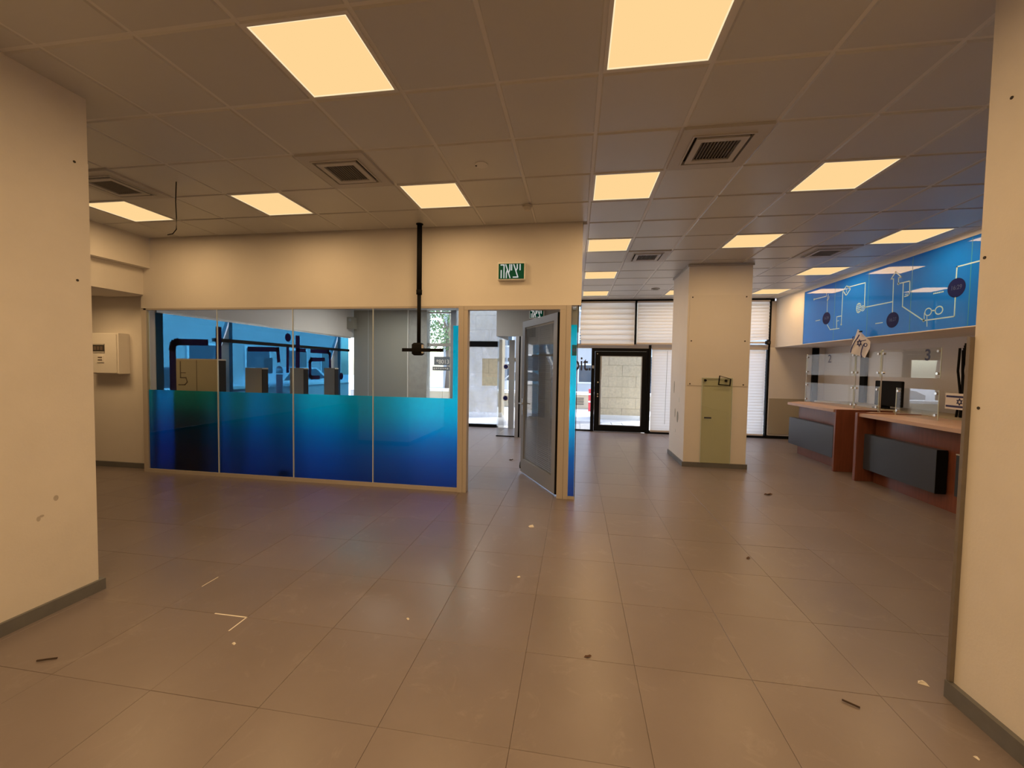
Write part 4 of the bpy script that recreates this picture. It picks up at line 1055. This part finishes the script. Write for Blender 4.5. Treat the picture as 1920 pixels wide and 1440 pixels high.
# ------------------------------------------------------------------ outside
struct('ground', MB().box(-60, 60, 10.42, 60, -0.20, -0.03).box(-60, -6.0, -20, 10.42, -0.20, -0.03), PAVE)
pv = sempty('floor_outside', (0, 11, 0))
pm = MB().bbox(-0.145, 0.145, -0.145, 0.145, -0.04, -0.012, 0.004)
p_me = bpy.data.meshes.new('paver'); p_me.from_pydata(pm.v, [], pm.f); p_me.materials.append(PAVE_G)
for i in range(8):
    for j in range(6): put(p_me, 'paver', (-0.6+0.3*i, 10.62+0.3*j, 0), pv)
struct('ceiling_sun_shield', MB().box(-12, 9, 10.42, 12.0, 3.42, 3.6), STONE_W)  # unseen canopy slab, added to keep direct sun out of the storefront
struct('road', MB().box(-60, 60, 17.2, 24, -0.03, -0.02), ROAD)

def pier(x0, x1, y, z1, label, nx, ch):
    t = thing('stone_pier', label, 'pier', ((x0+x1)/2, y, -0.03), 'stone piers outside')
    MB().box(x0+0.02, x1-0.02, y+0.02, y+0.6, -0.03, z1).build('core', STONE_DK, t)
    n = int(z1/ch)
    for k in range(n):
        off = 0.5 if k % 2 else 0.0
        w = (x1-x0)/nx
        edges = [x0] + [x0+w*(i+off) for i in range(0 if off else 1, nx)] + [x1]
        for i in range(len(edges)-1):
            d = random.uniform(-0.006, 0.006)
            MB().bbox(edges[i]+0.002, edges[i+1]-0.002, y+d-0.01, y+0.10, ch*k+0.002-0.03, ch*(k+1)-0.002-0.03, 0.004).build('stone_block', STONE, t)
    MB().box(x0-0.03, x1+0.03, y-0.10, y, -0.03, 0.10).build('plinth', CAP, t)
    return t
pier(0.62, 2.3, 13.15, 4.4, 'rough stone pier seen through the black framed door', 2, 0.34)
pier(-4.05, -2.30, 12.75, 4.6, 'pale stone pier seen through the glass left of the open door', 2, 0.46)

bw = thing('planter_wall', 'low beige street wall with white cap and vent grilles across the pavement', 'low wall', (-1, 16.2, -0.03))
for k in range(16):
    x = -9.0+k*1.2
    MB().bbox(x+0.006, x+1.194, 16.1, 16.6, -0.03, 0.52, 0.01).build('wall_panel', BEIGE_WALL, bw)
    MB().bbox(x+0.004, x+1.196, 16.05, 16.65, 0.52, 0.62, 0.008).build('cap_stone', CAP, bw)
    if k % 2 == 1:
        g_ = MB()
        for j in range(5): g_.box(x+0.35, x+0.95, 16.085, 16.10, 0.14+0.06*j, 0.165+0.06*j)
        g_.build('vent_grille', VENT_DARK, bw)
def car(x, y, rot, paint, label):
    t = thing('parked_car', label, 'car', (x, y, -0.03))
    R = Matrix.Translation((x, y, -0.02)) @ Matrix.Rotation(rot, 4, 'Z')
    prof = [(-2.1, 0.35), (-2.1, 0.75), (-1.75, 0.92), (-1.0, 0.98), (-0.5, 1.42), (0.9, 1.45), (1.7, 1.0), (2.1, 0.85), (2.12, 0.35)]
    def pr(poly, y0, y1):
        n = len(poly); vs = [R @ Vector((p[0], y0, p[1])) for p in poly]+[R @ Vector((p[0], y1, p[1])) for p in poly]
        return MB().add(vs, [tuple(range(n)), tuple(range(n, 2*n))[::-1]] + [(i, i+n, (i+1) % n+n, (i+1) % n) for i in range(n)])
    pr(prof, -0.85, 0.85).build('body', paint, t)
    for s in (-1, 1):
        pr([(-0.9, 1.0), (-0.48, 1.36), (0.1, 1.38), (0.1, 1.0)], s*0.855, s*0.865).build('side_window', DARK_PANE, t)
        pr([(0.16, 1.0), (0.16, 1.38), (0.85, 1.39), (1.45, 1.03)], s*0.855, s*0.865).build('side_window', DARK_PANE, t)
    for xx in (-1.3, 1.3):
        for s in (-1, 1):
            n = 16
            vs = [R @ Vector((xx+0.32*math.cos(2*PI*k/n), s*0.70, 0.32+0.32*math.sin(2*PI*k/n))) for k in range(n)]+[R @ Vector((xx+0.32*math.cos(2*PI*k/n), s*0.88, 0.32+0.32*math.sin(2*PI*k/n))) for k in range(n)]
            MB().add(vs, [tuple(range(n)), tuple(range(n, 2*n))] + [(i, (i+1) % n, (i+1) % n+n, i+n) for i in range(n)]).build('wheel', BLACK_PLASTIC, t)
car(-2.2, 18.6, 0.0, CAR_W, 'white car parked across the street beyond the glass vestibule')
car(3.0, 18.8, 0.0, CAR_D, 'dark car parked across the street behind the stone pier')
car(-10.6, 8.2, PI/2, CAR_D, 'dark car in the side street seen through the blue window film')
car(-10.8, 13.6, PI/2, CAR_W, 'white car in the side street beyond the blue film, farther one')
def facade(x0, x1, y, z1, m, label, axis='y', cols=6, rows=3, name='far_building'):
    t = thing(name, label, 'building', ((x0+x1)/2, y, -0.03) if axis == 'y' else (y, (x0+x1)/2, -0.03))
    if axis == 'y': MB().box(x0, x1, y, y+4, -0.03, z1).build('wall', m, t)
    else: MB().box(y-4, y, x0, x1, -0.03, z1).build('wall', m, t)
    w = (x1-x0)/cols; h = z1/rows
    for i in range(cols):
        for j in range(rows):
            a_, b_ = x0+w*(i+0.22), x0+w*(i+0.78); c_, d_ = h*(j+0.25), h*(j+0.80)
            if axis == 'y':
                f = MB().box(a_, b_, y-0.06, y, c_, d_).build('window', CAP, t)
                MB().box(a_+0.1, b_-0.1, y-0.09, y-0.06, c_+0.1, d_-0.1).build('pane', DARK_PANE, f)
            else:
                f = MB().box(y, y+0.06, a_, b_, c_, d_).build('window', CAP, t)
                MB().box(y+0.06, y+0.09, a_+0.1, b_-0.1, c_+0.1, d_-0.1).build('pane', DARK_PANE, f)
    return t
facade(-9.0, 1.5, 27, 7.0, FACADE, 'stone building across the street left of the door view')
facade(2.2, 14, 30, 9.5, FACADE_G, 'grey building across the street behind the window wall')
facade(-10, 26, -16, 9.0, FACADE_G, 'grey side street building beyond the blue window film', 'x', 12, 3, 'side_building')
# side street pieces
for y0, y1, ya, yb, lb in ((5.93, 6.24, 5.99, 6.24, 'pale tapered concrete fin outside the blue window, near one'), (9.10, 9.52, 9.18, 9.52, 'pale tapered concrete fin outside the blue window, far one')):
    k = 1.035
    t = thing('concrete_fin', lb, 'fin', (-6.14, y1*k, -0.03), 'concrete fins by the side window')
    MB().prism([(y0*k-0.02, -0.03), (y1*k+0.02, -0.03), (y1*k+0.02, 2.32), (y1*k-0.01, 2.32), (y0*k+0.02, 1.62), (y0*k-0.02, 1.10)], 'x', -6.20, -6.10).build('fin', STONE_W, t)
    MB().box(-6.205, -6.095, y0*k-0.03, y1*k+0.03, 0.60, 0.607).box(-6.205, -6.095, y0*k-0.03, y1*k+0.03, 1.20, 1.207).build('joint', STONE_DK, t)
for k, (y, z0, z1, w_) in enumerate(((6.75, 1.30, 1.60, 0.30), (8.0, 1.33, 1.68, 0.26))):
    t = thing('meter_box', ['grey meter box on a post outside the blue window, left one', 'grey meter box on a post outside the blue window, right one'][k], 'box', (-6.75, y, -0.03))
    MB().bbox(-6.85, -6.65, y-w_/2, y+w_/2, z0, z1, 0.01).build('cabinet', FACADE_G, t)
    MB().tube([(-6.75, y, -0.03), (-6.75, y, z0)], 0.03, 8).build('post', ALU, t)
    MB().box(-6.645, -6.64, y-0.03, y+0.03, z0+0.1, z0+0.13).build('latch', BLACK, t)
t = thing('street_bollard', 'red bollard with pale band outside the blue window', 'bollard', (-6.9, 8.65, -0.03))
MB().tube([(-6.9, 8.65, -0.03), (-6.9, 8.65, 1.30)], 0.07, 12).build('shaft', RED, t, True)
MB().tube([(-6.9, 8.65, 1.32), (-6.9, 8.65, 1.44)], 0.075, 12).build('pale_band', CAP, t, True)
MB().tube([(-6.9, 8.65, 1.44), (-6.9, 8.65, 1.50)], [0.07, 0.02], 12).build('cap', RED, t, True)
bs = thing('side_bench_wall', 'low white topped wall along the side street', 'low wall', (-8.2, 8.0, -0.03))
for k in range(6):
    y = 4.0+1.6*k
    MB().bbox(-8.4, -8.0, y+0.006, y+1.594, -0.03, 0.92, 0.01).build('wall_panel', FACADE, bs)
    MB().bbox(-8.45, -7.95, y+0.004, y+1.596, 0.92, 1.0, 0.008).build('cap_stone', CAP, bs)
# red barrier near the entrance
t = thing('street_barrier', 'red and white upright barrier outside left of the black door', 'barrier', (0.62, 15.4, -0.03))
MB().bbox(0.50, 0.62, 15.3, 15.42, -0.03, 0.80, 0.01).build('red_post', RED, t)
MB().box(0.495, 0.625, 15.295, 15.425, 0.30, 0.36).build('white_band', CAP, t)
MB().box(0.495, 0.625, 15.295, 15.425, 0.58, 0.64).build('white_band', CAP, t)
# tree across the street
tr = thing('street_tree', 'leafy tree outside beyond the window with the phone number', 'tree', (-6.4, 19.8, -0.03))
MB().tube([(-6.4, 19.8, -0.03), (-6.3, 19.8, 1.6), (-6.45, 19.9, 3.0), (-6.2, 19.9, 4.6)], [0.16, 0.13, 0.10, 0.05], 8).build('trunk', BARK, tr, True)
for k in range(6):
    an = k*1.05; MB().tube([(-6.4, 19.85, 2.4+0.25*k), (-6.4+0.7*math.cos(an), 19.85+0.5*math.sin(an), 3.2+0.3*k), (-6.4+1.3*math.cos(an), 19.85+0.9*math.sin(an), 3.7+0.3*k)], [0.05, 0.035, 0.012], 6).build('branch', BARK, tr)
lm = MB()
rr = random.Random(3)
for k in range(2600):
    th, ph = rr.uniform(0, 2*PI), math.acos(rr.uniform(-1, 1)); q = 1.9*rr.uniform(0.2, 1)**0.5
    c = Vector((-6.4+q*math.sin(ph)*math.cos(th), 19.8+q*0.8*math.sin(ph)*math.sin(th), 4.0+q*0.95*math.cos(ph)))
    s = rr.uniform(0.05, 0.10); u_ = Vector((rr.gauss(0,1), rr.gauss(0,1), rr.gauss(0,1))).normalized(); v_ = u_.orthogonal().normalized()
    lm.add([c-u_*s, c+v_*s*0.5, c+u_*s, c-v_*s*0.5], [(0,1,2,3)])
o = lm.build('foliage', LEAF, tr); o['kind'] = 'stuff'
print('tiles', nt_, 'objects', len(bpy.data.objects))
